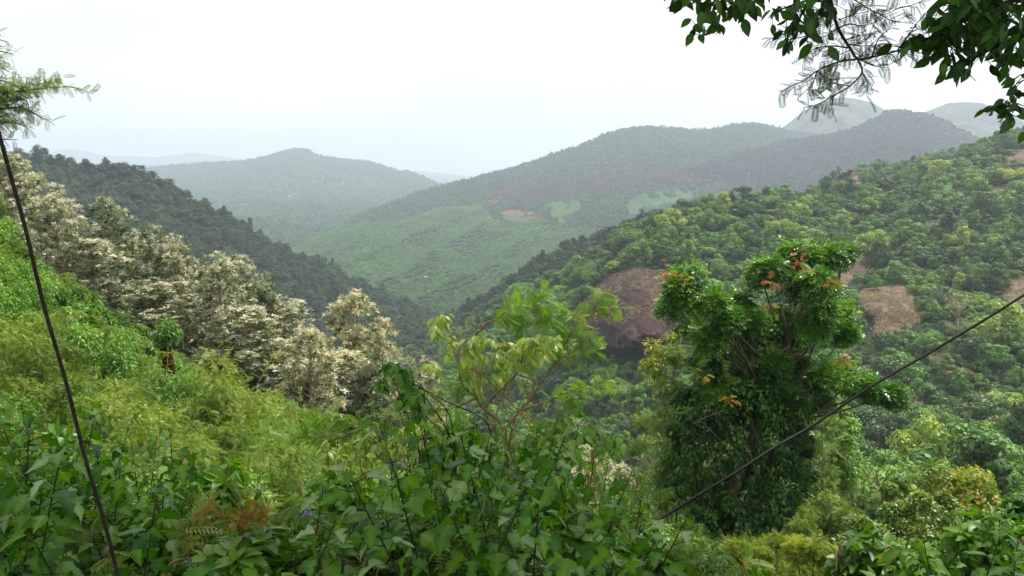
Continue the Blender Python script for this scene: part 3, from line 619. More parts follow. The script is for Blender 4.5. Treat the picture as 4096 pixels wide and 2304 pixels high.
def shrub_mesh(seed, kind, W=2.2, H=4., nl=30, n=170):
    "shrub 2 W across and H high -> (foliage, stems)"
    rg = np.random.default_rng(seed); g = Geo(); st = Geo(); lob = []
    for k in range(nl):
        a = rg.uniform(0, 6.28); rr = W * math.sqrt(rg.random()); z = .12 * H + .78 * H * (1 - (rr / W / 1.12) ** 2) * rg.uniform(.25, 1.12); r = rg.uniform(.16, .36) * W
        c = (rr * math.cos(a), rr * math.sin(a), z, r); lob.append(c)
        st.tube(spline([(rg.normal(0, .1), rg.normal(0, .1), -.5), (c[0] * .4, c[1] * .4, z * .5), (c[0], c[1], z + r * .5)], 4), (.03 * W / 2.2, .006), 4)
    for k in range(7):
        a = rg.uniform(0, 6.28); q = W * rg.uniform(.25, .8); z = H * rg.uniform(.4, .85); p = spline([(q * math.cos(a), q * math.sin(a), z), (q * 1.25 * math.cos(a + .2), q * 1.25 * math.sin(a + .2), z + .16 * H), (q * 1.5 * math.cos(a + .5), q * 1.5 * math.sin(a + .5), z + rg.uniform(.02, .16) * H)], 5); st.tube(p, (.014, .004), 4)
        if kind == 'feather': fronds(g, rg, p, .1, 1, FEATHER, .2, .06, (.4, 1))
    if kind == 'feather':
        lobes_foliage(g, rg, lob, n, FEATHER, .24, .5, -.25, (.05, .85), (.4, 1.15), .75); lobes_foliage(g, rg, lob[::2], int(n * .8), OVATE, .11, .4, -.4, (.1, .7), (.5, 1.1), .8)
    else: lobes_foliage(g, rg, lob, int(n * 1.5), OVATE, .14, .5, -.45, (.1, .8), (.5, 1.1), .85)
    return g, st
def fronds(g, rg, p, a, b, tpl, size, step, t=(.3, .9), side=1.):
    "feather leaves alternately along the stretch a..b of a branch"
    L_ = np.concatenate([[0], np.cumsum(np.linalg.norm(np.diff(p, axis=0), axis=1))]); s = np.arange(a, b, step / L_[-1]); n = len(s)
    q = np.stack([np.interp(s * L_[-1], L_, p[:, c]) for c in range(3)], -1); dd = np.gradient(p, axis=0); d = unit(np.stack([np.interp(s * L_[-1], L_, dd[:, c]) for c in range(3)], -1))
    sd = unit(np.cross(d, rg.normal(0, 1, (n, 3)) + [0, .3, 1.])) * np.where(np.arange(n) % 2, 1, -1)[:, None]
    xd = sd * side + d * .55 + rg.normal(0, .25, (n, 3)) + [0, 0, -.05]; nr = rg.normal(0, .35, (n, 3)) + [0, -.25, 1]
    g.leaves(tpl, q, xd, nr, size * rg.uniform(.6, 1.2, n), rg.uniform(*t, n))
SHR = {}
def shrub_kind(key, name, seed, kind, mat, **kw):
    t = thing(name, (0, 0, -5000)); g, st = shrub_mesh(seed, kind, **kw); g.build('foliage', [mat], t); st.build('stem', [M_TWIG], t); SHR[key] = t
for i in range(3): shrub_kind(f'feather{i}', 'feathery_shrub', 60 + i, 'feather', M_FEATHER)
for i in range(2): shrub_kind(f'small{i}', 'leafy_shrub', 70 + i, 'small', M_SMALL)
for i in range(2): shrub_kind(f'lowfeather{i}', 'feathery_plant', 75 + i, 'feather', M_FEATHER, W=.5, H=.95, nl=9, n=26); shrub_kind(f'lowsmall{i}', 'leafy_plant', 78 + i, 'small', M_SMALL, W=.5, H=.95, nl=10, n=42)
M_PALEGLOSS = leaf_mat('pale glossy leaf', ['35561e', '55762c', '8a9e4a'], .3, .35, .5, w_obj=.1, w_tint=.9)
sused = set()
def put(store, key, loc, rz, sc, label, cat, group, mat=None):
    t = store[key]
    if key in sused: t = dup(t, loc, rz, sc, label, group, mat)
    else:
        sused.add(key); t.location = loc; t.rotation_euler = (0, 0, rz); t.scale = (sc, sc, sc) if np.isscalar(sc) else sc
        if mat: t.children[0].material_slots[0].link = 'OBJECT'; t.children[0].material_slots[0].material = mat
    tag(t, label, cat, group); return t
rgN = np.random.default_rng(5)
ORDI = ['first'] + ORD[1:] + 'twenty-first twenty-second twenty-third twenty-fourth twenty-fifth'.split()

# shrubs covering the slope on the near side, row after row
SIL = np.array([(-60, 95), (0, 130), (18, 185), (34, 232), (60, 246), (100, 280), (130, 308), (165, 345), (215, 352), (250, 362), (290, 384), (304, 412), (312, 446), (330, 470)], float)
todo = []
for row, Y in enumerate((47, 40, 34, 29, 24.5, 20.5, 17, 14, 11.5)):
    step = 2.5 * FPX / Y * .8
    for px in np.arange(-40 + rgN.uniform(0, step), 322 - max(0, (row - 4)) * 6, step):
        px = px + rgN.normal(0, step * .2); y = Y * rgN.uniform(.92, 1.08); x = (px - 512) / FPX * y / math.cos(PITCH); z = float(gz(x, y))
        top = np.interp(px, SIL[:, 0], SIL[:, 1]) + rgN.uniform(2, 60); ztop = (165 - top) / FPX * y; want = np.clip(rgN.lognormal(1.1, .35), 1.7, 5.2) * (1 if row < 6 else .62)
        h = min(ztop - z - rgN.uniform(0, .7), 6.5) if row < 4 and px > 40 else min(ztop - z, want) if px > 40 or row > 4 else min(ztop - z, rgN.uniform(4, 6))
        if h < .9 or (row > 5 and px > 230 + rgN.uniform(0, 40)): continue
        todo.append([row, px, (x, y, z - .1), h, 'feather%d' % rgN.integers(3) if rgN.random() < .56 else 'small%d' % rgN.integers(2)])
ROWN = ['topmost', 'second', 'third', 'fourth', 'fifth', 'sixth', 'seventh', 'eighth', 'lowest']
for row in range(9):
    q = sorted([t for t in todo if t[0] == row], key=lambda t: t[1])
    for kd, ds in (('feather', 'feathery yellow-green shrub'), ('small', 'leafy mid-green shrub')):
        for i, t in enumerate([t for t in q if t[4].startswith(kd)]):
            w_ = (.3 + .13 * t[3]) * rgN.uniform(.8, 1.2); put(SHR, t[4], t[2], rgN.uniform(0, 6.28), (w_, w_, t[3] / 4.2), f'{ds}, {ORDI[min(i, 24)]} from the left in the {ROWN[row]} row of the slope', 'shrub', 'shrubs on the near slope')

# silvery trees along the ravine edge
def silver_mesh(seed, lobes=30, slim=1.):
    "about 9 m high and 4.4 m across"
    rg = np.random.default_rng(seed); g = Geo(); tr = Geo(); tr.tube(spline([(0, 0, -1), (.08, .05, 2.5), (0, .1, 5), (.05, 0, 8)], 4), (.16, .03))
    for k in range(lobes):
        e = (k + rg.random()) / lobes; a = k * 2.4 + rg.normal(0, .5); z = 1.0 + 7.4 * e; rad = 1.85 * slim * (1 - .68 * e ** 3) * rg.uniform(.3, 1.1); c = np.array([rad * math.cos(a), rad * math.sin(a), z]); r = rg.uniform(.42, .9) * (1 - .15 * e)
        tr.tube(spline([(0, 0, z * .8), c * [.6, .6, .97], c + [0, 0, r * .6]], 4), (.04, .012), 4)
        for q in range(16):      # leaf whorls, paler towards the upper side of each lobe
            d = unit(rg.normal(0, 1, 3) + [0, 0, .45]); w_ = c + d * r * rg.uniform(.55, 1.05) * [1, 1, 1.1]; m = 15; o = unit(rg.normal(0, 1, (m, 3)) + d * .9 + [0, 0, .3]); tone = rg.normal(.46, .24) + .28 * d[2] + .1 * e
            g.leaves(NARROW, w_ + o * .03, o, np.cross(o, rg.normal(0, 1, (m, 3))) + [0, 0, .6], rg.uniform(.2, .34, m), np.clip(tone + rg.normal(0, .16, m), 0, 1))
    return g, tr
SIL_T = {}
for i in range(3):
    t = thing('silver_leaved_tree', (0, 0, -5000)); g, tr = silver_mesh(90 + i, (34, 32, 26)[i], (1, 1.15, .62)[i]); g.build('crown', [M_SILVER], t); tr.build('trunk', [M_PALEBARK], t); SIL_T[f'silver{i}'] = t
WT = [(14, 152, 52, 0, 'S', 'cream-white tree'), (36, 168, 48, 1, 'S', 'cream-white tree'), (58, 192, 44, 0, 'S', 'cream-white tree'), (76, 214, 40, 1, 'S', 'silver-white tree'), (108, 194, 40, 2, 'G', 'tall slim silver-green tree'), (92, 236, 56, 1, 'S', 'silver-white tree'),
      (130, 232, 52, 0, 'S', 'silver-white tree'), (152, 222, 28, 2, 'G', 'narrow pointed silver-green tree'), (174, 235, 44, 0, 'S', 'silver-white tree'), (196, 262, 54, 1, 'S', 'silver-white tree'), (216, 254, 50, 0, 'S', 'silver-white tree'), (238, 252, 40, 2, 'G', 'twin-topped silver-green tree'), (262, 273, 32, 0, 'G', 'low silver-green tree beside the twin-topped one'),
      (240, 304, 62, 1, 'S', 'silver-white tree'), (280, 298, 58, 0, 'S', 'broad silver-white tree'), (255, 330, 60, 1, 'S', 'silver-white tree'), (306, 326, 50, 1, 'C', 'cream tree'), (350, 287, 44, 2, 'C', 'tall cream-topped tree standing highest over the ravine'), (379, 316, 30, 2, 'C', 'slim cream tree leaning beside the tall cream one'), (300, 362, 70, 0, 'S', 'dull silver tree'), (338, 350, 64, 1, 'C', 'cream tree'),
      (150, 280, 60, 0, 'S', 'silver-white tree'), (205, 296, 60, 1, 'S', 'silver-white tree'), (366, 366, 52, 0, 'G', 'pale green tree'), (396, 356, 54, 1, 'G', 'pale green tree'), (424, 362, 34, 0, 'C', 'small cream tree'), (592, 456, 56, 0, 'C', 'bright cream tree between the foreground plants and the vine covered tree'), (626, 470, 46, 1, 'S', 'grey-white tree beside the vine covered tree'), (322, 396, 60, 1, 'S', 'dull silver tree')]
names = {}
for i, (px, top, wd, v, cl, ds) in enumerate(WT):
    Y = 60 + 5 * math.sin(i * 2.3) - (5 if top > 320 else 0); Y = 46 if px > 560 else Y
    x = (px - 512) / FPX * Y; zt = (165 - top) / FPX * Y; zb = float(gz(x, Y)); h = max(4, zt - zb) if px < 560 else 7.5
    names[ds] = names.get(ds, 0) + 1
    lab = ds if ' ' in ds and len(ds.split()) > 6 else f'{ds}, {ORDI[names[ds] - 1]} such from the left along the ravine edge'
    wv = 1.3 * wd / FPX * Y / (4.0 if v < 2 else 2.7); put(SIL_T, f'silver{v}', (x, Y, zt - h), i * 1.7, (wv, wv, h / 9.0), lab, 'tree', 'silvery trees along the ravine', {'S': M_SILVER, 'G': M_SILVERGREEN, 'C': M_CREAM}[cl])

# ivy-topped stump in the slope shrubs
t = thing('tree_stump', U(168, 358, 34), 'red-brown broken stump with a cap of ivy above the slope shrubs', 'stump')
g = Geo(); g.tube(spline([(.1, 0, -2.5), (0, 0, -.3), (-.08, 0, .45), (.06, 0, 1.1)], 5), (.26, .2), 9); g.build('trunk', [M_STUMP], t, True)
g = Geo(); lobes_foliage(g, rgN, [(-.1, -.05, 1.1, .5), (-.25, 0, .8, .35), (.25, 0, 1.0, .4), (.05, 0, 1.4, .4)], 170, OVATE, .17, .2, -.5, (.1, .6)); g.build('ivy', [M_SMALL], t)

# broad lobed plants in front
def lobed_mesh(seed):
    "about 2 m high"
    rg = np.random.default_rng(seed); st = Geo(); g = Geo()
    for k in range(rg.integers(3, 5)):
        a = rg.uniform(0, 6.28); sp = rg.uniform(.15, .5); h = rg.uniform(1.45, 2.05); p = spline([(rg.normal(0, .04), rg.normal(0, .04), -.2), (sp * .3 * math.cos(a), sp * .3 * math.sin(a), h * .5), (sp * math.cos(a), sp * math.sin(a), h)], 7); st.tube(p, (.007, .003), 5)
        n = 34; f = np.linspace(.1, 1, n) ** .8; q = np.stack([np.interp(f, np.linspace(0, 1, len(p)), p[:, c]) for c in range(3)], -1); az = np.arange(n) * 2.4 + rg.uniform(0, 6)
        for b in range(n):
            o = np.array([math.cos(az[b]), math.sin(az[b]), rg.uniform(.2, .7)]); pl = rg.uniform(.06, .13) * (1.2 - f[b] * .7); e = q[b] + unit(o) * pl; st.tube([q[b], e], (.003, .0025), 4)
            g.leaves(LOBED[rg.integers(5)], [e], np.array([o * [1, 1, 0] + [0, 0, rg.uniform(-1.1, .15)]]), np.array([rg.normal(0, .55, 3) + [0, 0, .9] + o * .5]), rg.uniform(.07, .155) * (1.15 - .55 * max(0, f[b] - .6)), float(np.clip(.2 + .5 * f[b] + rg.normal(0, .2), 0, 1)))
    return g, st
LOB = {}
for i in range(5):
    t = thing('lobed_leaf_plant', (0, 0, -5000)); g, st = lobed_mesh(110 + i); g.build('foliage', [M_LOBED], t); st.build('stem', [rough_mat('green stem', ['26331a', '34442a', '4a4a2c'], 20, bump=0)], t); LOB[f'lobed{i}'] = t
TOP = np.array([(-80, 380), (0, 372), (40, 392), (70, 425), (110, 440), (150, 446), (200, 468), (250, 478), (285, 492), (320, 492), (350, 488), (385, 474), (405, 430), (430, 388), (455, 384), (500, 392), (530, 404), (560, 424), (590, 440), (612, 468), (640, 516), (690, 548), (740, 570), (800, 584), (860, 574), (940, 560), (1000, 520), (1100, 500)], float)
todo = []
for row, (Y, dy) in enumerate(((7.2, 0), (6.2, 8), (5.3, 22), (4.5, 48), (3.8, 84))):
    step = .40 * FPX / Y
    for px in np.arange(-60 + row * 17, 1090, step):
        px = px + rgN.normal(0, step * .18); top = np.interp(px, TOP[:, 0], TOP[:, 1]) + dy + rgN.uniform(-4, 22) * (1 if row else .5)
        if top > 592: continue
        if row == 0 and (px < 330 or px > 640): continue
        y = Y * rgN.uniform(.94, 1.06); x = (px - 512) / FPX * y; z = float(gz(x, y)); h = (165 - top) / FPX * y - z
        todo.append([row, px, x, y, z, h])
RN = ['rearmost', 'second', 'middle', 'fourth', 'front']
for row in range(5):
    for i, t in enumerate(sorted([t for t in todo if t[0] == row], key=lambda t: t[1])):
        h = t[5] / 1.9; b = max(h, .9); put(LOB, f'lobed{rgN.integers(5)}', (t[2], t[3], t[4] if h > .8 else t[4] + (t[5] - 1.7)), rgN.uniform(0, 6.28), (.9 + .08 * row,) * 2 + (h if h > .8 else .9,), f'broad lobed green plant, {ORDI[min(i, 24)]} from the left in the {RN[row]} row of the foreground', 'plant', 'broad lobed foreground plants')

MX = [(int(q[0]), q[1], q[2]) for q in [(-20, 470, 6.6), (25, 500, 5.4), (70, 470, 6.8), (110, 545, 4.4), (150, 470, 7.0), (185, 520, 5.2), (225, 560, 4.2), (262, 500, 6.2), (300, 530, 5.2), (330, 490, 7.0), (420, 560, 4.6), (470, 470, 6.6), (540, 520, 5.4), (600, 500, 6.4), (650, 545, 5.6), (720, 578, 6.0), (900, 560, 6.2), (960, 566, 5.6), (5, 430, 7.2), (48, 440, 7.4), (90, 520, 5), (130, 500, 6), (205, 480, 6.8), (245, 535, 4.8), (285, 560, 4.3), (315, 550, 4.8), (355, 540, 5), (385, 500, 6.2), (410, 520, 5.4), (445, 440, 7), (500, 550, 4.6), (520, 450, 7), (575, 545, 5), (560, 460, 6.9), (620, 530, 5.6), (680, 574, 5.4), (1010, 545, 6)]]
for kd, ds in (('feather', 'low feathery plant among the lobed leaves'), ('small', 'low small-leaved plant among the lobed leaves')):
    for i, (px, top, Y) in enumerate([q for k, q in enumerate(MX) if (k % 5 in (0, 3)) == (kd == 'feather')]):
        x = (px - 512) / FPX * Y; z = float(gz(x, Y)); zt = (165 - top) / FPX * Y; h = max(.7, zt - z); put(SHR, 'low' + kd + str(i % 2), (x, Y, zt - h), i * 1.3, (1, 1, h / 1.0), f'{ds}, {ORDI[i]} from the left', 'plant', 'low plants among the lobed leaves')

# feathery acacia sapling and glossy climber in the middle
def branch_px(pts, Y, n=6):
    pts = np.array(pts, float); ys_ = Y if not np.isscalar(Y) else np.full(len(pts), Y); return spline(U(pts[:, 0], pts[:, 1], ys_), n)
rgA = np.random.default_rng(8); Y0 = 8.2
base = U(505, 431, Y0); gb = float(gz(base[0], Y0))
t = thing('acacia_sapling', (base[0], Y0, gb), 'feathery acacia sapling spreading bare crooked branches over the foreground plants', 'tree'); off = np.array([base[0], Y0, gb])
wd = Geo(); lf = Geo()
wd.tube(spline([(base[0] + .15, Y0, gb - .2), (base[0] + .1, Y0, (gb + base[2]) / 2), base], 5) - off, (.035, .024), 7)
BR = [([(505, 431), (494, 417), (484, 409), (476, 398), (462, 384), (458, 360), (457, 333)], [8.2, 8.2, 8.1, 8, 7.9, 7.8, 7.8], .016, (.35, .8, .05)),
      ([(476, 398), (473, 380), (473, 360), (476, 336), (481, 330), (487, 323), (496, 320), (510, 320), (526, 312)], 8.2, .02, (.72, 1, .035)),
      ([(484, 409), (493, 398), (506, 384), (517, 372), (525, 354), (532, 336)], [8.2, 8, 7.9, 7.8, 7.7, 7.7], .014, (.5, 1, .06)),
      ([(505, 427), (520, 411), (535, 391), (550, 369), (561, 350), (571, 334), (580, 323), (595, 312), (605, 309), (617, 308)], [8.2, 8.3, 8.4, 8.5, 8.6, 8.6, 8.7, 8.8, 8.8, 8.9], .017, (.45, 1, .035)),
      ([(595, 312), (597, 303), (603, 292)], 8.8, .006, (.2, 1, .035)),
      ([(520, 411), (544, 402), (562, 394), (580, 388), (592, 384), (616, 376)], [8.3, 8.1, 8, 7.9, 7.8, 7.7], .012, (.3, 1, .035)),
      ([(561, 350), (557, 340), (557, 308)], 8.6, .007, (.15, 1, .03)), ([(510, 320), (522, 312), (537, 303), (544, 291)], 8.3, .012, (.1, 1, .022)),
      ([(526, 312), (520, 330), (518, 350)], 8.4, .008, (0, 1, .028)), ([(496, 320), (505, 312), (520, 306)], 8.1, .008, (0, 1, .026)), ([(537, 303), (548, 312), (552, 330)], 8.4, .007, (0, 1, .026)),
      ([(580, 323), (572, 315), (560, 312)], 8.6, .006, (.1, 1, .03)), ([(571, 334), (585, 336), (596, 342)], 8.5, .006, (.1, 1, .03)), ([(550, 369), (572, 357), (590, 350), (600, 352)], 8.4, .007, (.2, 1, .03)),
      ([(535, 391), (531, 372), (525, 364), (520, 345)], 8.3, .008, (.3, 1, .05)), ([(476, 398), (450, 408), (423, 410), (397, 414), (385, 419), (362, 428), (332, 440), (312, 438), (289, 437), (250, 428)], [8.2, 8, 7.8, 7.6, 7.5, 7.4, 7.3, 7.3, 7.3, 7.4], .014, (.35, 1, .04)),
      ([(332, 440), (318, 430), (300, 424)], 7.3, .006, (0, 1, .035)), ([(362, 428), (350, 418), (330, 412)], 7.4, .006, (0, 1, .035)), ([(458, 360), (470, 372), (478, 380)], 7.8, .006, (0, 1, .03)), ([(473, 370), (490, 372), (505, 368)], 8., .006, (0, 1, .03)), ([(462, 384), (450, 386), (440, 392)], 7.8, .006, (0, 1, .035))]
for pts, Y, r, (a, b, stp) in BR:
    p = branch_px(pts, Y) - off; p = p + rgA.normal(0, .006, p.shape); wd.tube(p, (r, r * .3), 6); fronds(lf, rgA, p, a, b, FERN, .17, stp * .55)
wd.build('trunk', [M_TWIG], t, True); lf.build('foliage', [M_ACACIA], t)

def climber(zones, base_px, Y, label, seed, mat, tpl, size, nm='climbing_shrub', cat='shrub', twig=M_TWIG, hang=-.7, tint=(.2, .95)):
    "twigs from a foot to each leafy zone (px, py, radius px, leaves)"
    rg = np.random.default_rng(seed); b = U(base_px[0], base_px[1], Y); t = thing(nm, tuple(b), label, cat); st = Geo(); g = Geo()
    for (px, py, rp, n) in zones:
        y = Y + rg.uniform(-.4, .4); c = U(px, py, y) - b; rr = 1.25 * rp / FPX * y; n = int(n * 1.8); r0 = np.array([rg.normal(0, .35) + .45 * c[0], rg.normal(0, .15), rg.uniform(-.1, .1)]); st.tube(spline([r0 * [1, 1, 0] - [0, 0, .4], r0, r0 * .5 + c * .5 + rg.normal(0, .1, 3), c], 6), (.007, .003), 5)
        for q in range(max(2, n // 7)):
            e = c + rg.normal(0, .55, 3) * rr * [1, .8, .7]; st.tube([c, e], (.005, .0025), 4); m = 7; d = unit(rg.normal(0, 1, (m, 3)) + [0, 0, -.1])
            xd = d * [1, 1, .5] + [0, 0, hang]; g.leaves(tpl, e + d * .02, xd, rg.normal(0, .4, (m, 3)) + [0, -.5, .8] + d * .3, size * rg.uniform(.6, 1.2, m), np.clip(rg.uniform(*tint, m), 0, 1))
    g.build('foliage', [mat], t); st.build('stem', [twig], t); return t
climber([(443, 322, 10, 28), (452, 338, 9, 14), (436, 330, 8, 12), (468, 340, 10, 14), (488, 342, 12, 26), (505, 346, 12, 28), (522, 345, 13, 30), (538, 342, 12, 34), (550, 344, 11, 30), (545, 354, 12, 22), (515, 354, 12, 20), (472, 352, 9, 12), (434, 366, 8, 14), (460, 360, 10, 10), (492, 362, 10, 12), (505, 378, 9, 8)], (500, 440), 7.5, 'glossy yellow-green climber with large oval leaves on the acacia branches', 21, M_CLIMB, OVATE, .088)
climber([(332, 452, 12, 24), (345, 462, 12, 26), (360, 452, 12, 26), (372, 466, 11, 26), (385, 448, 12, 22), (352, 444, 9, 14), (396, 436, 9, 14), (368, 440, 8, 14), (408, 428, 9, 18), (425, 432, 9, 16), (436, 424, 9, 14), (412, 446, 8, 12)], (400, 500), 7.0, 'glossy yellow-green climber hanging low beside the lobed plants', 22, M_CLIMB, OVATE, .095)
t = climber([(386, 366, 5, 8), (398, 374, 7, 10), (410, 382, 7, 12), (380, 380, 6, 8), (422, 394, 8, 14), (404, 398, 9, 16), (420, 408, 9, 18)], (430, 440), 6.6, 'dark leafy twig with violet flowers in front of the pale trees', 23, M_LOBED, HEART, .1, 'flowering_vine', 'plant', M_DARKBARK)
b = np.array(t.location); gq = Geo()
for px, py in ((402, 366), (404, 378), (407, 380)):
    for k in range(5): gq.leaves(HEART, [U(px, py, 6.55) - b], rgN.normal(0, 1, (1, 3)), rgN.normal(0, 1, (1, 3)), .035, .5)
gq.build('flower', [M_VIOLET], t)
climber([(560, 420, 11, 22), (572, 408, 8, 12), (590, 432, 11, 20), (606, 440, 11, 18), (618, 446, 8, 10), (545, 432, 12, 20)], (570, 500), 6.3, 'leafy climber trailing from the mound towards the ravine', 24, M_SMALL, HEART, .1, 'trailing_vine', 'plant')
# amber young fern-like shoot
t = thing('amber_shoot', tuple(U(238, 552, 4.3)), 'amber-brown drooping young fronds among the lobed leaves', 'plant'); b = np.array(t.location); g = Geo(); st = Geo()
for pts in ([(238, 552), (242, 525), (246, 512), (240, 520), (232, 545)], [(238, 552), (240, 520), (250, 514), (256, 528), (252, 545)], [(238, 552), (226, 522), (214, 504), (207, 506), (204, 520)], [(242, 530), (254, 512), (260, 506), (264, 516)], [(240, 535), (236, 520), (244, 530), (244, 552)]):
    p = branch_px(pts, 4.3) - b; st.tube(p, (.005, .002), 5); fronds(g, rgA, p, .4, 1, FERN, .07, .011, (.1, .9), .7)
g.build('foliage', [M_AMBER], t); st.build('stem', [M_AMBER], t)
for px, py, lab in ((306, 514, 'small violet flower spike low among the lobed leaves'), (348, 524, 'violet flower on a dark upright stem')):
    t = thing('violet_flower', tuple(U(px, py + 30, 5.0)), lab, 'flower'); g = Geo(); st = Geo(); b = np.array(t.location); e = U(px, py, 5.0) - b; st.tube(spline([(0, 0, -.3), e * .5 + [.01, 0, 0], e], 4), (.004, .002), 5)
    for k in range(14): g.leaves(HEART, [e + rgN.normal(0, .014, 3)], rgN.normal(0, 1, (1, 3)), rgN.normal(0, 1, (1, 3)), .035, .5)
    g.build('flower', [M_VIOLET], t); st.build('stem', [M_DARKBARK], t)

# the vine covered tree
YT = 32.; rgV = np.random.default_rng(14); zb = float(gz(8.4, YT)); off = np.array([8.4, YT, zb])
t = thing('vine_covered_tree', tuple(off), 'tall dark tree draped in vines with orange-red young leaves at its tips', 'tree')
V4 = lambda x, y: (650 + x * .138, 225 + y * .138)
TL = [(1050, 200, 95), (1170, 235, 90), (1290, 210, 85), (1390, 200, 60), (880, 330, 95), (800, 350, 70), (1080, 340, 130), (1200, 420, 130), (1290, 480, 95), (1120, 520, 130), (1230, 600, 115), (1380, 640, 55), (1420, 770, 45), (250, 420, 105), (280, 350, 70), (160, 590, 85), (220, 520, 100), (320, 580, 120), (430, 570, 100), (640, 600, 120), (560, 680, 110), (770, 690, 120), (920, 690, 110), (1130, 720, 120), (1060, 800, 110), (400, 840, 110), (850, 800, 100), (330, 730, 80), (1220, 780, 90), (690, 780, 90),
      (430, 1110, 100), (500, 1190, 90), (740, 1200, 100), (680, 1080, 100), (900, 980, 90), (1330, 1050, 90), (1460, 1120, 100), (1580, 1170, 65), (1680, 1190, 45), (1770, 1230, 32), (1200, 1130, 90), (1260, 1260, 80), (640, 930, 90), (380, 980, 80), (1100, 1000, 80)]
wd = Geo(); cr_ = Geo(); rd = Geo(); vn = Geo()
tp = branch_px([(722, 556), (730, 510), (741, 467), (760, 426), (772, 394), (780, 370), (786, 350), (792, 325)], YT) - off; wd.tube(np.vstack([[tp[0] + [-.1, 0, -1.2]], tp]), (.34, .1), 9)
crown_lobes = []
for (x, y, r) in TL:
    px, py = V4(x, y); rr = r * .138 / FPX * YT; dpt = YT + rgV.uniform(-1.6, 2.2); c = U(px, py, dpt) - off; crown_lobes.append((c[0], c[1], c[2], rr * .84))
    d = np.linalg.norm(tp - (c + [0, 0, -3]), axis=1); s0 = tp[np.argmin(d)]; wd.tube(spline([s0, (s0 + c) / 2 + rgV.normal(0, .25, 3) - [0, 0, .3], c], 5), (.075, .02), 5)
for pts in ([(775, 385), (763, 370), (744, 361), (730, 348)], [(785, 358), (800, 352), (812, 340)], [(780, 372), (768, 352), (765, 335)]): wd.tube(branch_px(pts, YT - .8) - off, (.09, .03), 6)
for pts in ([(725, 410), (700, 420), (690, 428), (697, 440)], [(700, 420), (712, 432), (728, 448)], [(745, 440), (755, 470), (752, 490)], [(660, 374), (680, 382), (695, 390)]): wd.tube(branch_px(pts, YT - 2.2) - off, (.03, .012), 5)
DRP = pinnate(4, .46, .2, .9, 62)
sub = []
for (x, y, z, r) in crown_lobes:
    for k in range(3):
        d = unit(rgV.normal(0, 1, 3) + [0, -.2, .35]); sub.append((x + d[0] * r * .6, y + d[1] * r * .6, z + d[2] * r * .55, r * rgV.uniform(.42, .68)))
lobes_foliage(cr_, rgV, sub, 88, [DRP, PINNATE], .44, .75, -.35, (.1, .85), (.5, 1.1), .85)
for (x, y, n) in ((110, 325, 9), (140, 345, 7), (265, 385, 9), (1085, 212, 9), (1090, 285, 10), (1115, 345, 7), (870, 415, 8), (900, 440, 7), (1330, 395, 10), (1320, 425, 7), (860, 590, 9), (1390, 965, 10), (1420, 990, 6), (240, 910, 6), (385, 1085, 8), (570, 1270, 8), (600, 1260, 6)):
    px, py = V4(x, y); c = U(px, py, YT - 2.6) - off; n = int(n * .75) + 2; d = unit(rgV.normal(0, 1, (n, 3)) + [0, 0, .3]); yel = y > 1000
    rd.leaves(PINNATE, c + d * .12, d * [1, 1, .4] + [0, 0, -.1], rgV.normal(0, .3, (n, 3)) + [0, 0, 1], rgV.uniform(.14, .26, n), rgV.uniform(.7, 1, n) if yel else np.clip(rgV.normal(.25, .3, n), 0, 1))
# hanging curtains of vines round the trunk
VL = [(690, 420, 16), (702, 446, 20), (690, 474, 15), (712, 496, 22), (702, 525, 18), (738, 515, 24), (772, 500, 22), (768, 530, 20), (790, 468, 14), (796, 436, 13), (762, 455, 24), (730, 440, 26), (752, 545, 22), (724, 552, 18), (738, 402, 22), (774, 415, 20), (708, 410, 16), (726, 470, 24), (754, 484, 24), (784, 516, 14), (694, 505, 13), (735, 540, 22), (678, 430, 12), (672, 456, 13), (676, 486, 13), (806, 446, 11), (804, 472, 12), (800, 498, 14), (690, 548, 15), (778, 545, 15), (684, 398, 12), (800, 412, 12), (745, 380, 16), (768, 366, 14), (790, 384, 15), (726, 384, 16), (760, 394, 18), (712, 372, 12)]
vl = []
for px, py, rp in VL:
    c = U(px, py, YT + rgV.uniform(-1.4, .8)) - off; r = rp / FPX * YT; vl.append((c[0], c[1], c[2], r * .85))
    for k in range(4): d = unit(rgV.normal(0, 1, 3) + [0, -.3, 0]); vl.append((c[0] + d[0] * r * .8, c[1] + d[1] * r * .6, c[2] + d[2] * r * .9, r * rgV.uniform(.25, .5)))
lobes_foliage(vn, rgV, vl, 190, [OVATE, OVATE, DRP], .19, .3, -.75, (.0, .75), (.4, 1.15))
for k in range(70):      # loose hanging strands
    py0 = rgV.uniform(380, 480); px0 = rgV.uniform(676, 806); dp = YT + rgV.uniform(-1.8, 1.2); py1 = min(565, py0 + rgV.uniform(20, 80))
    p = branch_px([(px0, py0), (px0 + rgV.normal(0, 4), (py0 + py1) / 2), (px0 + rgV.normal(0, 8), py1)], dp, 6) - off; vn.tube(p, (.014, .008), 3)
    n = int((py1 - py0) * .9); f = rgV.random(n); q = np.stack([np.interp(f, np.linspace(0, 1, len(p)), p[:, c]) for c in range(3)], -1) + rgV.normal(0, .12, (n, 3))
    vn.leaves(OVATE, q, rgV.normal(0, .6, (n, 3)) + [0, 0, -.8], rgV.normal(0, .5, (n, 3)) + [0, -.7, .5], rgV.uniform(.12, .22, n), np.clip(rgV.uniform(0, .9) + rgV.normal(0, .15, n), 0, 1))
wd.build('trunk', [M_BARK], t, True); cr_.build('crown', [M_PIN], t); rd.build('young_leaves', [M_RED], t); vn.build('vine', [M_VINE], t)

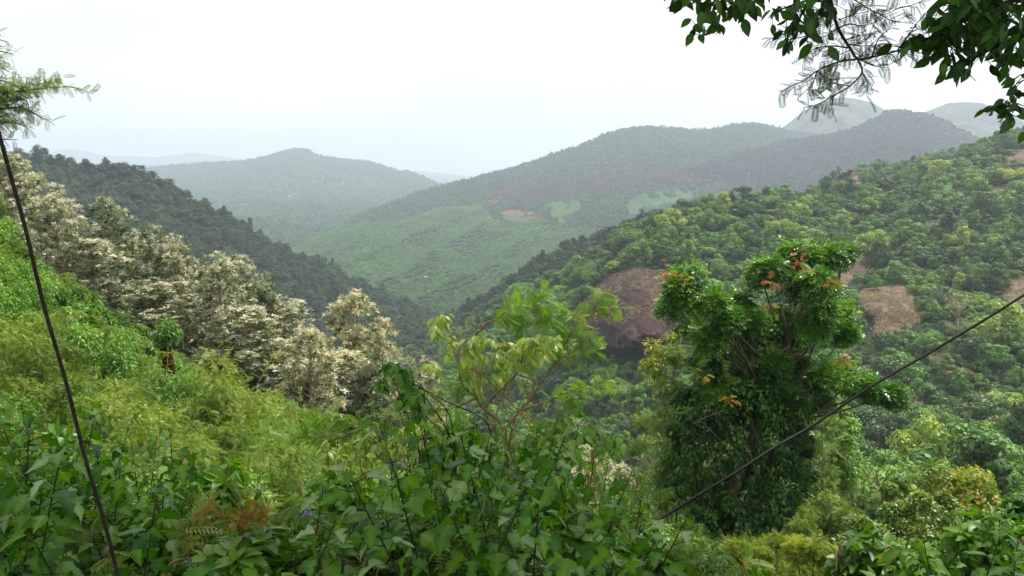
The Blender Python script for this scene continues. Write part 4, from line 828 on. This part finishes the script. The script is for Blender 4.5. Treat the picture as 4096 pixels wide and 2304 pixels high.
# shrubs round the foot of that tree and on the low side
M_GOLD = leaf_mat('golden green leaf', ['566f1e', '7d8e2c', 'a3a53c'], .4, w_obj=.2, w_tint=.8)
def mass(name, label, lobes, Y, mat, tpl, size, n, seed, up=.5, hang=-.3, tint=(.1, .85), group='shrubs low on the near slope', bark=M_TWIG, shell=(.45, 1.12), depth=1.):
    "shrub whose leafy lobes are given as (px, py, radius px) at depth Y; stems run to the ground"
    rg = np.random.default_rng(seed); cx = np.mean([l[0] for l in lobes]); b = U(cx, 400, Y); b[2] = float(gz(b[0], Y)); t = thing(name, tuple(b), label, 'shrub', group); g = Geo(); st = Geo(); out = []
    for (px, py, rp) in lobes:
        y = Y + rg.uniform(-1, 1) * depth; c = U(px, py, y) - b; r = rp / FPX * y; out.append((c[0], c[1], c[2], r * .8)); f = np.array([c[0] * .4 + rg.normal(0, .1), c[1] * .5, -.3])
        st.tube(spline([f, (f + c) / 2 + rg.normal(0, .15, 3), c, c + [rg.normal(0, .3) * r, 0, r * .9]], 5), (.03, .008), 4)
        for k in range(2): d = unit(rg.normal(0, 1, 3) + [0, 0, .4]); out.append((c[0] + d[0] * r * .6, c[1] + d[1] * r * .5, c[2] + d[2] * r * .6, r * rg.uniform(.35, .6)))
    lobes_foliage(g, rg, out, n, tpl, size, up, hang, tint, shell, .85); g.build('foliage', [mat], t); st.build('stem', [bark], t); return t
SP = [FEATHER, FERN]
mass('feathery_shrub', 'loose yellow-green shrub climbing the shaded flank of the vine covered tree', [(676, 360, 14), (668, 385, 16), (680, 405, 18), (664, 420, 18), (676, 445, 20), (662, 470, 18), (680, 480, 18), (668, 505, 18), (690, 515, 16)], 33.5, M_FEATHER, SP, .26, 120, 201)
mass('feathery_shrub', 'pale feathery shrub between the cream tree and the vine covered tree', [(648, 425, 14), (640, 450, 16), (652, 475, 18), (640, 500, 18), (622, 515, 16), (660, 525, 20), (640, 535, 18)], 38, M_FEATHER, SP, .26, 110, 202)
mass('leafy_shrub', 'thin yellowish shrub behind the vine covered tree beside the rock dome', [(652, 345, 10), (662, 358, 12), (648, 368, 11), (672, 338, 9), (660, 378, 12), (706, 345, 12), (720, 356, 12), (735, 350, 12), (728, 372, 14), (700, 368, 12)], 37, M_GOLD, OVATE, .2, 60, 203)
mass('feathery_shrub', 'feathery green shrub on the cable side of the vine covered tree', [(806, 408, 16), (822, 428, 18), (812, 450, 20), (836, 455, 18), (822, 478, 20), (842, 486, 18), (806, 492, 18)], 36, M_FEATHER, SP, .27, 120, 204)
mass('leafy_shrub', 'hanging leafy shrub under the black cable beside the vine covered tree', [(838, 410, 10), (850, 424, 12), (846, 442, 12), (858, 462, 14), (848, 476, 12)], 37, M_SMALL, OVATE, .19, 120, 205)
mass('feathery_shrub', 'feathery shrub just below the thin wires at the foot of the vine covered tree', [(812, 512, 16), (832, 508, 16), (850, 516, 16), (826, 530, 18), (800, 530, 16), (846, 540, 18)], 27, M_FEATHER, SP, .22, 120, 206)
mass('dense_shrub', 'rounded dense shrub of small pale glossy leaves below the thin wires', [(900, 516, 18), (922, 510, 20), (946, 512, 20), (910, 534, 22), (936, 534, 24), (962, 524, 20), (888, 532, 18)], 22, M_PALEGLOSS, OVATE, .12, 330, 207, .6, .1, (.3, .9), shell=(.7, 1.08))
mass('dense_shrub', 'lower dense shrub of pale glossy leaves beside the rounded one', [(858, 528, 18), (876, 540, 20), (850, 548, 20), (880, 560, 22), (898, 556, 20)], 19, M_PALEGLOSS, OVATE, .12, 300, 208, .6, .1, (.2, .85), shell=(.7, 1.08))
mass('dense_shrub', 'dense glossy shrub nearest the photo edge', [(984, 526, 20), (1006, 530, 20), (1024, 524, 22), (990, 548, 22), (1016, 552, 24)], 20, M_PALEGLOSS, OVATE, .12, 300, 209, .6, .1, (.1, .7), shell=(.7, 1.08))
mass('dense_shrub', 'low dense glossy shrub in front of the rounded one', [(920, 556, 20), (945, 552, 20), (965, 560, 20), (935, 572, 22), (960, 576, 20)], 16, M_PALEGLOSS, OVATE, .12, 280, 210, .6, .1, (.2, .8), shell=(.7, 1.08))
mass('feathery_shrub', 'bright feathery shrub at the foot of the vine covered tree', [(732, 548, 10), (738, 566, 14), (762, 552, 14), (780, 545, 14), (756, 572, 18), (778, 566, 18), (726, 580, 14)], 16, M_GOLD, SP, .16, 110, 211)
mass('feathery_shrub', 'bright feathery shrub in front of the glossy shrubs', [(796, 552, 14), (816, 548, 14), (834, 558, 14), (806, 572, 18), (832, 576, 16), (852, 572, 12)], 14, M_GOLD, SP, .16, 110, 212)
mass('leafy_shrub', 'leafy shrub where the black cable reaches the leaves', [(676, 548, 13), (692, 558, 13), (664, 560, 15), (690, 574, 16), (670, 582, 18), (706, 574, 12)], 14, M_SMALL, OVATE, .12, 220, 213)
mass('leafy_shrub', 'dark leafy shrub with thin stems in the lower corner', [(985, 545, 18), (1004, 528, 18), (1022, 514, 20), (1012, 550, 22), (992, 566, 20), (1030, 540, 24), (966, 566, 16)], 9, M_LOBED, HEART, .11, 130, 214, depth=.5)
mass('leafy_shrub', 'shaded leafy shrub behind the foreground mound', [(640, 520, 14), (622, 508, 12), (652, 540, 16), (632, 548, 16), (610, 522, 12)], 18, M_SMALL, OVATE, .13, 220, 215)
YG = leaf_mat('yellow tipped leaf', ['3c5e1e', '5c8228', '86982e', 'a89a34'], .35, w_obj=0, w_tint=1.)
for i, (px, top, Y, wd_, lab) in enumerate(((975, 470, 48, 110, 'bright yellow-green tree with orange tips above the thin wires'), (922, 488, 45, 46, 'small yellow-tipped tree beside the larger yellow-green one'))):
    x = (px - 512) / FPX * Y; zt = (165 - top) / FPX * Y; z = float(gz(x, Y)); h = max(4, zt - z); t = thing('yellow_tipped_tree', (x, Y, zt - h), lab, 'tree'); g = crown_geo(130 + i, 'round', 20, 330, .3, wd_ / FPX * Y / 2.0, h); g.build('crown', [YG], t); trunk_geo(130 + i, h, 2.).build('trunk', [M_BARK], t)

# the roadside tree above the camera: its boughs hang into the picture, its crown shades the plants in front
rgO = np.random.default_rng(31)
RT = np.array([6.6, 1.2, float(gz(6.6, 1.2))]); road = thing('roadside_tree', tuple(RT), 'broad-leaved tree whose dark boughs hang in from above over the sky', 'tree')
g = Geo(); ct = Geo(); top = np.array([5.4, 2.2, 4.2]) - RT; g.tube(spline([(0, 0, -.5), (.1, .1, 2), top * [.8, .8, .8], top], 6), (.2, .12), 9)
lobs = []
for k in range(240):
    x, y, z = rgO.uniform(-3.5, 9), rgO.uniform(-1.5, 9), rgO.uniform(2.6, 8); r = rgO.uniform(.7, 1.1)
    if z - r - .25 < .235 * max(y + r, 0) + .3 or math.hypot((x - 2.8) / 6.4, (y - 3.6) / 5.6) > 1: continue
    c = np.array([x, y, z]) - RT; lobs.append((c[0], c[1], c[2], r)); g.tube(spline([top * .9, (top + c) / 2 + [0, 0, .4], c], 4), (.05, .015), 5)
lobes_foliage(ct, rgO, lobs, 170, OVATE, .19, .3, -.5, (.1, .9), (.3, 1.05))
g.build('trunk', [M_BARK], road, True); ct.build('crown', [M_OVER], road)
def overhang(parent, label, Y, limbs, tpl, size, stp, mat, seed, hang=-.9, n_at=3, clusters=()):
    rg = np.random.default_rng(seed); b = np.array(parent.location); st = Geo(); g = Geo()
    for pts, r in limbs:
        p = branch_px(pts, Y + rg.uniform(-.15, .15)) - b; st.tube(p, (r, r * .35), 6)
        L_ = np.concatenate([[0], np.cumsum(np.linalg.norm(np.diff(p, axis=0), axis=1))]); s = np.arange(.12, 1.0, stp / L_[-1]); q = np.stack([np.interp(s * L_[-1], L_, p[:, c]) for c in range(3)], -1)
        if tpl is OVATE:
            for e in q:
                m = n_at; d = unit(rg.normal(0, 1, (m, 3))); tw = d * rg.uniform(.02, .07, (m, 1))
                for a in tw: st.tube([e, e + a], (.002, .0015), 4)
                g.leaves(OVATE, e + tw, d * [1, 1, .4] + [0, 0, hang], rg.normal(0, .6, (m, 3)) + [0, -.6, .4], size * rg.uniform(.65, 1.15, m), rg.random(m))
        else: fronds(g, rg, p, .1, 1, tpl, size, stp, (.2, .9))
    for (px, py, rx, ry, n) in clusters:
        n = int(n * .85); c = U(px + rg.uniform(-1, 1, n) * rx, py + rg.uniform(-1, 1, n) * ry, Y + rg.uniform(-.35, .35, n)) - b; d = unit(rg.normal(0, 1, (n, 3)))
        g.leaves(OVATE, c, d * [1, 1, .4] + [0, 0, hang], rg.normal(0, .6, (n, 3)) + [0, -.6, .4], size * rg.uniform(.65, 1.15, n), rg.random(n))
        for k in range(0, n, 3): st.tube([c[k], c[(k + 1) % n]], (.0025, .002), 4)
    if parent.type == 'EMPTY' and parent is road: br = st.build('branch', [M_DARKBARK], parent); br['label'] = label; g.build('foliage', [mat], br)
    else: g.build('foliage', [mat], parent); st.build('stem', [M_DARKBARK], parent)
overhang(road, 'leafy branch tip dangling alone from the top edge of the photo', 3.5, [([(735, -25), (720, -4), (703, 12), (698, 28), (693, 34)], .006), ([(745, -20), (738, 4), (745, 14)], .005), ([(760, -25), (752, 0), (757, 10)], .005), ([(720, -15), (690, -6), (674, -4)], .005)], OVATE, .072, .034, M_OVER, 41, -.8, 2, [(715, 6, 24, 8, 22), (740, 4, 16, 8, 20), (682, -3, 12, 5, 10), (712, 22, 12, 9, 12)])
overhang(road, 'leafy branch hanging between the lone tip and the feathery branch', 3.6, [([(815, -25), (808, 0), (800, 18), (795, 36), (790, 46)], .007), ([(808, 0), (790, 6), (775, 12), (768, 18)], .005), ([(815, -20), (828, 4), (836, 14)], .006), ([(800, 20), (812, 32), (818, 42)], .004)], OVATE, .072, .036, M_OVER, 42, -.8, 2, [(800, 32, 15, 14, 14), (820, 20, 14, 14, 14), (812, 4, 18, 8, 14), (775, 12, 10, 6, 6)])
overhang(road, 'dense dark leafy bough filling the upper corner of the photo', 3.4, [([(1060, -15), (1000, 5), (960, 22), (925, 40), (902, 48)], .012), ([(1060, 20), (1010, 40), (975, 58), (957, 70)], .009), ([(1060, 40), (1015, 60), (1004, 64)], .006), ([(1000, 5), (965, 0), (940, 6)], .006), ([(960, 22), (945, 46), (940, 58)], .005)], OVATE, .074, .03, M_OVER, 43, -.8, 2, [(1000, 8, 34, 20, 90), (960, 26, 34, 18, 80), (1000, 40, 30, 14, 52), (930, 42, 24, 10, 34), (958, 62, 14, 10, 20), (1012, 58, 10, 8, 10), (970, 6, 26, 12, 40)])
overhang(road, 'small leafy twig below the dense bough', 3.3, [([(1050, 120), (1020, 108), (1005, 106), (990, 106)], .006), ([(1050, 70), (1020, 82), (1010, 90)], .004)], OVATE, .072, .03, M_OVER, 44, -.4, 2, [(1006, 108, 14, 8, 12), (1018, 100, 8, 10, 8), (1016, 80, 8, 6, 5), (1012, 116, 6, 6, 5)])
fb = thing('feathery_branch', tuple(U(826, -25, 3.9)), 'feathery branch of small paired leaflets hanging against the white sky', 'branch')
overhang(fb, '', 3.9, [([(826, -25), (832, 6), (838, 28), (850, 48), (858, 59), (872, 57), (897, 51), (920, 42)], .009), ([(858, 59), (838, 62), (817, 71), (805, 80), (792, 86), (780, 93)], .005), ([(858, 60), (862, 72), (850, 86), (833, 96), (818, 104), (803, 108)], .005), ([(817, 71), (812, 84), (800, 96)], .003), ([(850, 48), (830, 46), (812, 50), (803, 62)], .004), ([(838, 28), (850, 24), (862, 26), (876, 22)], .004), ([(862, 72), (868, 84), (866, 96)], .003), ([(897, 51), (905, 40), (918, 22), (930, 8)], .004), ([(832, 6), (812, 24), (790, 32), (768, 40)], .004), ([(872, 57), (878, 40), (890, 28)], .004), ([(850, 86), (836, 84), (824, 84)], .003), ([(826, -5), (850, -2), (880, 14), (900, 8)], .004), ([(833, 96), (832, 106), (830, 112)], .003),
         ([(845, 40), (858, 36), (872, 34)], .003), ([(838, 28), (826, 36), (814, 40)], .003), ([(858, 59), (874, 66), (890, 68)], .003), ([(850, 50), (836, 56), (822, 60)], .003), ([(880, 14), (890, 20), (902, 22)], .003), ([(838, 20), (856, 14), (876, 10)], .003), ([(846, 44), (862, 46), (880, 44)], .003), ([(834, 10), (820, 14), (806, 16)], .003), ([(897, 51), (908, 54), (920, 56)], .003), ([(900, 8), (915, 4), (930, -4)], .003), ([(858, 59), (866, 50), (884, 32)], .003), ([(817, 71), (826, 78), (838, 80)], .003), ([(838, 62), (834, 72), (826, 88)], .003)], FERN, .072, .014, leaf_mat('feathery overhead leaflet', ['26441a', '3a6222', '5c8a2c'], .4, w_obj=0, w_tint=1.), 45)
# tree leaning in at the other side
rgL = np.random.default_rng(51); YL = 17.; b = np.array([-13.6, YL, float(gz(-13.6, YL))]); t = thing('leaning_tree', tuple(b), 'fine-leaved tree leaning in from the edge with one long twig against the sky', 'tree'); st = Geo(); g = Geo()
e0 = U(-60, 170, YL) - b; st.tube(spline([(0, 0, -.3), e0 * .6 + [-.3, 0, 0], e0, U(-45, 60, YL) - b], 6), (.12, .05), 7)
for pts, stp in (([(-60, 120), (-10, 96), (16, 92), (38, 89), (70, 87), (93, 94)], .05), ([(-60, 130), (-10, 112), (20, 108), (42, 118), (52, 122)], .05), ([(-50, 70), (-10, 52), (14, 54)], .07), ([(-50, 40), (-12, 38), (8, 42)], .1), ([(-55, 100), (-10, 82), (12, 84), (32, 98)], .05), ([(-55, 140), (-5, 124), (18, 124), (30, 130)], .05), ([(-50, 70), (-8, 66), (10, 72)], .09), ([(-55, 120), (-5, 104), (24, 100), (30, 112)], .05), ([(-55, 150), (-5, 140), (16, 140)], .05)):
    p = branch_px(pts, YL) - b; st.tube(p, (.03, .006), 5); fronds(g, rgL, p, .25, 1, FEATHER, .24, stp)
    for k in range(6):
        q = p + rgL.normal(0, .12, 3) + np.linspace(0, 1, len(p))[:, None] * rgL.normal(0, .15, 3); fronds(g, rgL, q, .2, .75, FEATHER, .26, stp)
g.build('crown', [M_FEATHER], t); st.build('trunk', [M_BARK], t)

# cables
def cable(name, pts, Y, r, mat, label):
    pts = np.array(pts, float); p = spline(U(pts[:, 0], pts[:, 1], Y), 8); g = Geo(); g.tube(p, r, 8); o = g.build(name, [mat], None, True); tag(o, label, 'cable'); return o
cable('stay_cable', [(-190, -900), (-72, -220), (-24, 40), (0, 137), (24, 223), (44, 306), (66, 382), (85, 457), (103, 517), (118, 576), (132, 640)], 3.2, .0078, rough_mat('weathered cable', ['25221f', '35312d', '474139'], 40, .8, 0), 'dark steep cable running down in front of the slope shrubs')
cable('overhead_cable', [(1110, 236), (1024, 295), (934, 350), (875, 384), (815, 424), (775, 447), (735, 473), (676, 509), (636, 534), (600, 562), (560, 600)], np.linspace(8.5, 6.2, 11), .0145, M_CABLE, 'thick black cable sagging across the vine covered tree')
for (a, lab) in (([(775, 500.5), (1040, 511)], 'uppermost thin grey wire above the glossy shrubs'), ([(775, 507.5), (1040, 518.5)], 'second thin grey wire above the glossy shrubs'), ([(790, 515.5), (1040, 531)], 'lowest thin grey wire crossing the glossy shrubs')):
    (x0, y0), (x1, y1) = a; s_ = np.linspace(-.1, 1.25, 11); cable('power_wire', np.stack([x0 + (x1 - x0) * s_, y0 + (y1 - y0) * s_ + 1.2 * (1 - (2 * s_ - 1) ** 2)], 1), np.linspace(39, 13.5, 11), .0042, M_WIRE, lab)['group'] = 'thin wires low on the slope'

# uncountable undergrowth between the plants
pp = []
for yy0, yy1, n in ((2.6, 9, 700), (9, 24, 1300), (24, 50, 1800)):
    y = rgN.uniform(yy0, yy1, n); x = rgN.uniform(-.72, .72, n) * (y + 1); pp.append(np.stack([x, y, gz(x, y) - .15], 1))
pp = np.concatenate(pp)
def part_of(store, keys): return [next(c for c in store[k].children if c.name.startswith('foliage')) for k in keys]
instancer('undergrowth', pp, np.where(pp[:, 1] < 9, .55, np.where(pp[:, 1] < 24, .8, 1.3)) * rgN.uniform(.7, 1.2, len(pp)), part_of(SHR, ['lowsmall0', 'lowsmall1', 'lowsmall0', 'lowfeather0']), 21, None)

# lone trees on the skyline of the dark ridge and the hillside
for i, (px, top, Y, w_, key, lab) in enumerate(((39, 143, 735, 16, 'round0', 'dark round tree alone highest on the ridge skyline'), (58, 152, 740, 13, 'round1', 'dark bushy tree beside the highest one on the ridge skyline'), (85, 157, 745, 8, 'round2', 'tiny slim tree standing alone on the ridge skyline'), (106, 157, 755, 9, 'round3', 'dark conical tree on the ridge skyline'), (118, 159, 765, 12, 'flat0', 'flat spreading tree beside the conical one on the ridge skyline'), (137, 161, 775, 14, 'flat1', 'last spreading tree before the ridge skyline drops'), (743, 182, 500, 17, 'flat0', 'dark umbrella-shaped tree alone above the hillside crest'), (250, 216, 838, 12, 'tall0', 'bushy clump-like tree poking over the dark ridge edge'))):
    s = w_ / FPX * Y / 10; p = U(px, top + 1.5, Y); hh = {'r': 8.2, 't': 9.6, 'f': 8.2}[key[0]]; zs = s if i not in (2, 3) else s * 1.2
    plant(key, (p[0], p[1], p[2] - hh * zs), i, (s, s, zs), lab, 'lone skyline trees', CLASS['dark green'])

# far houses and pylons in the valley
M_WALLH = rough_mat('pale house wall', ['b8b2a4', 'cfc9bb'], .4, bump=0); M_ROOFH = rough_mat('sheet roof', ['a8a7a2', 'c4c3bf'], .5, bump=0); M_STEEL = rough_mat('galvanised steel', ['8c9296', 'a4a9ac'], .5, bump=0)
def house(px, py, k, sx, sy, h, rz, label, lift=3.5):
    p = onhill(k, px, py)
    if p is None: return
    t = thing('far_house', tuple(p + [0, 0, lift]), label, 'house', 'far houses in the valley', rz); g = Geo(); x, y = sx / 2, sy / 2
    V = np.array([(-x, -y, -4), (x, -y, -4), (x, y, -4), (-x, y, -4), (-x, -y, h), (x, -y, h), (x, y, h), (-x, y, h)]); g.add(V, np.array([(0, 1, 5, 4), (1, 2, 6, 5), (2, 3, 7, 6), (3, 0, 4, 7)])); g.build('wall', [M_WALLH], t)
    g = Geo(); e = .6; V = np.array([(-x - e, -y - e, h), (x + e, -y - e, h), (x + e, y + e, h), (-x - e, y + e, h), (-x - e, 0, h + 2), (x + e, 0, h + 2)]); g.add(V, [np.array([(0, 1, 5, 4), (2, 3, 4, 5)]), np.array([(0, 4, 3), (1, 2, 5)])]); g.build('roof', [M_ROOFH], t)
house(295, 196, 'far_hill', 26, 14, 5, .3, 'white-roofed far house at the foot of the blue hill')
house(290, 198, 'far_hill', 16, 10, 4, .8, 'smaller pale house beside the white-roofed one')
house(426, 279, 'plantation_hill', 5, 4, .6, .2, 'tiny pale house among the plantation trees in the valley bottom', 2.6)
for px, py, top, lab in ((221, 216, 196, 'faint lattice pylon standing in the far valley'), (297, 193, 178, 'faint lattice pylon above the far white-roofed house')):
    p = onhill('far_hill', px, py)
    if p is None: continue
    H = (py - top) / FPX * p[1]; t = thing('lattice_pylon', tuple(p), lab, 'pylon', 'pylons in the far valley'); g = Geo()
    for a, b in ((-1, -1), (1, -1), (1, 1), (-1, 1)): g.tube([(a * 4, b * 4, -2), (a * .8, b * .8, H)], (.35, .3), 4)
    for z in np.linspace(.1, .9, 6): w_ = 4 - 3.2 * z; g.tube([(-w_, -w_, z * H), (w_ * .9, -w_, (z + .12) * H)], (.2, .2), 4); g.tube([(w_, -w_, z * H), (-w_ * .9, -w_, (z + .12) * H)], (.2, .2), 4)
    g.build('tower', [M_STEEL], t); g = Geo()
    for z in (.72, .84, .96): g.tube([(-8, 0, z * H), (0, 0, z * H + .6), (8, 0, z * H)], (.3, .3), 4)
    g.build('crossarm', [M_STEEL], t)
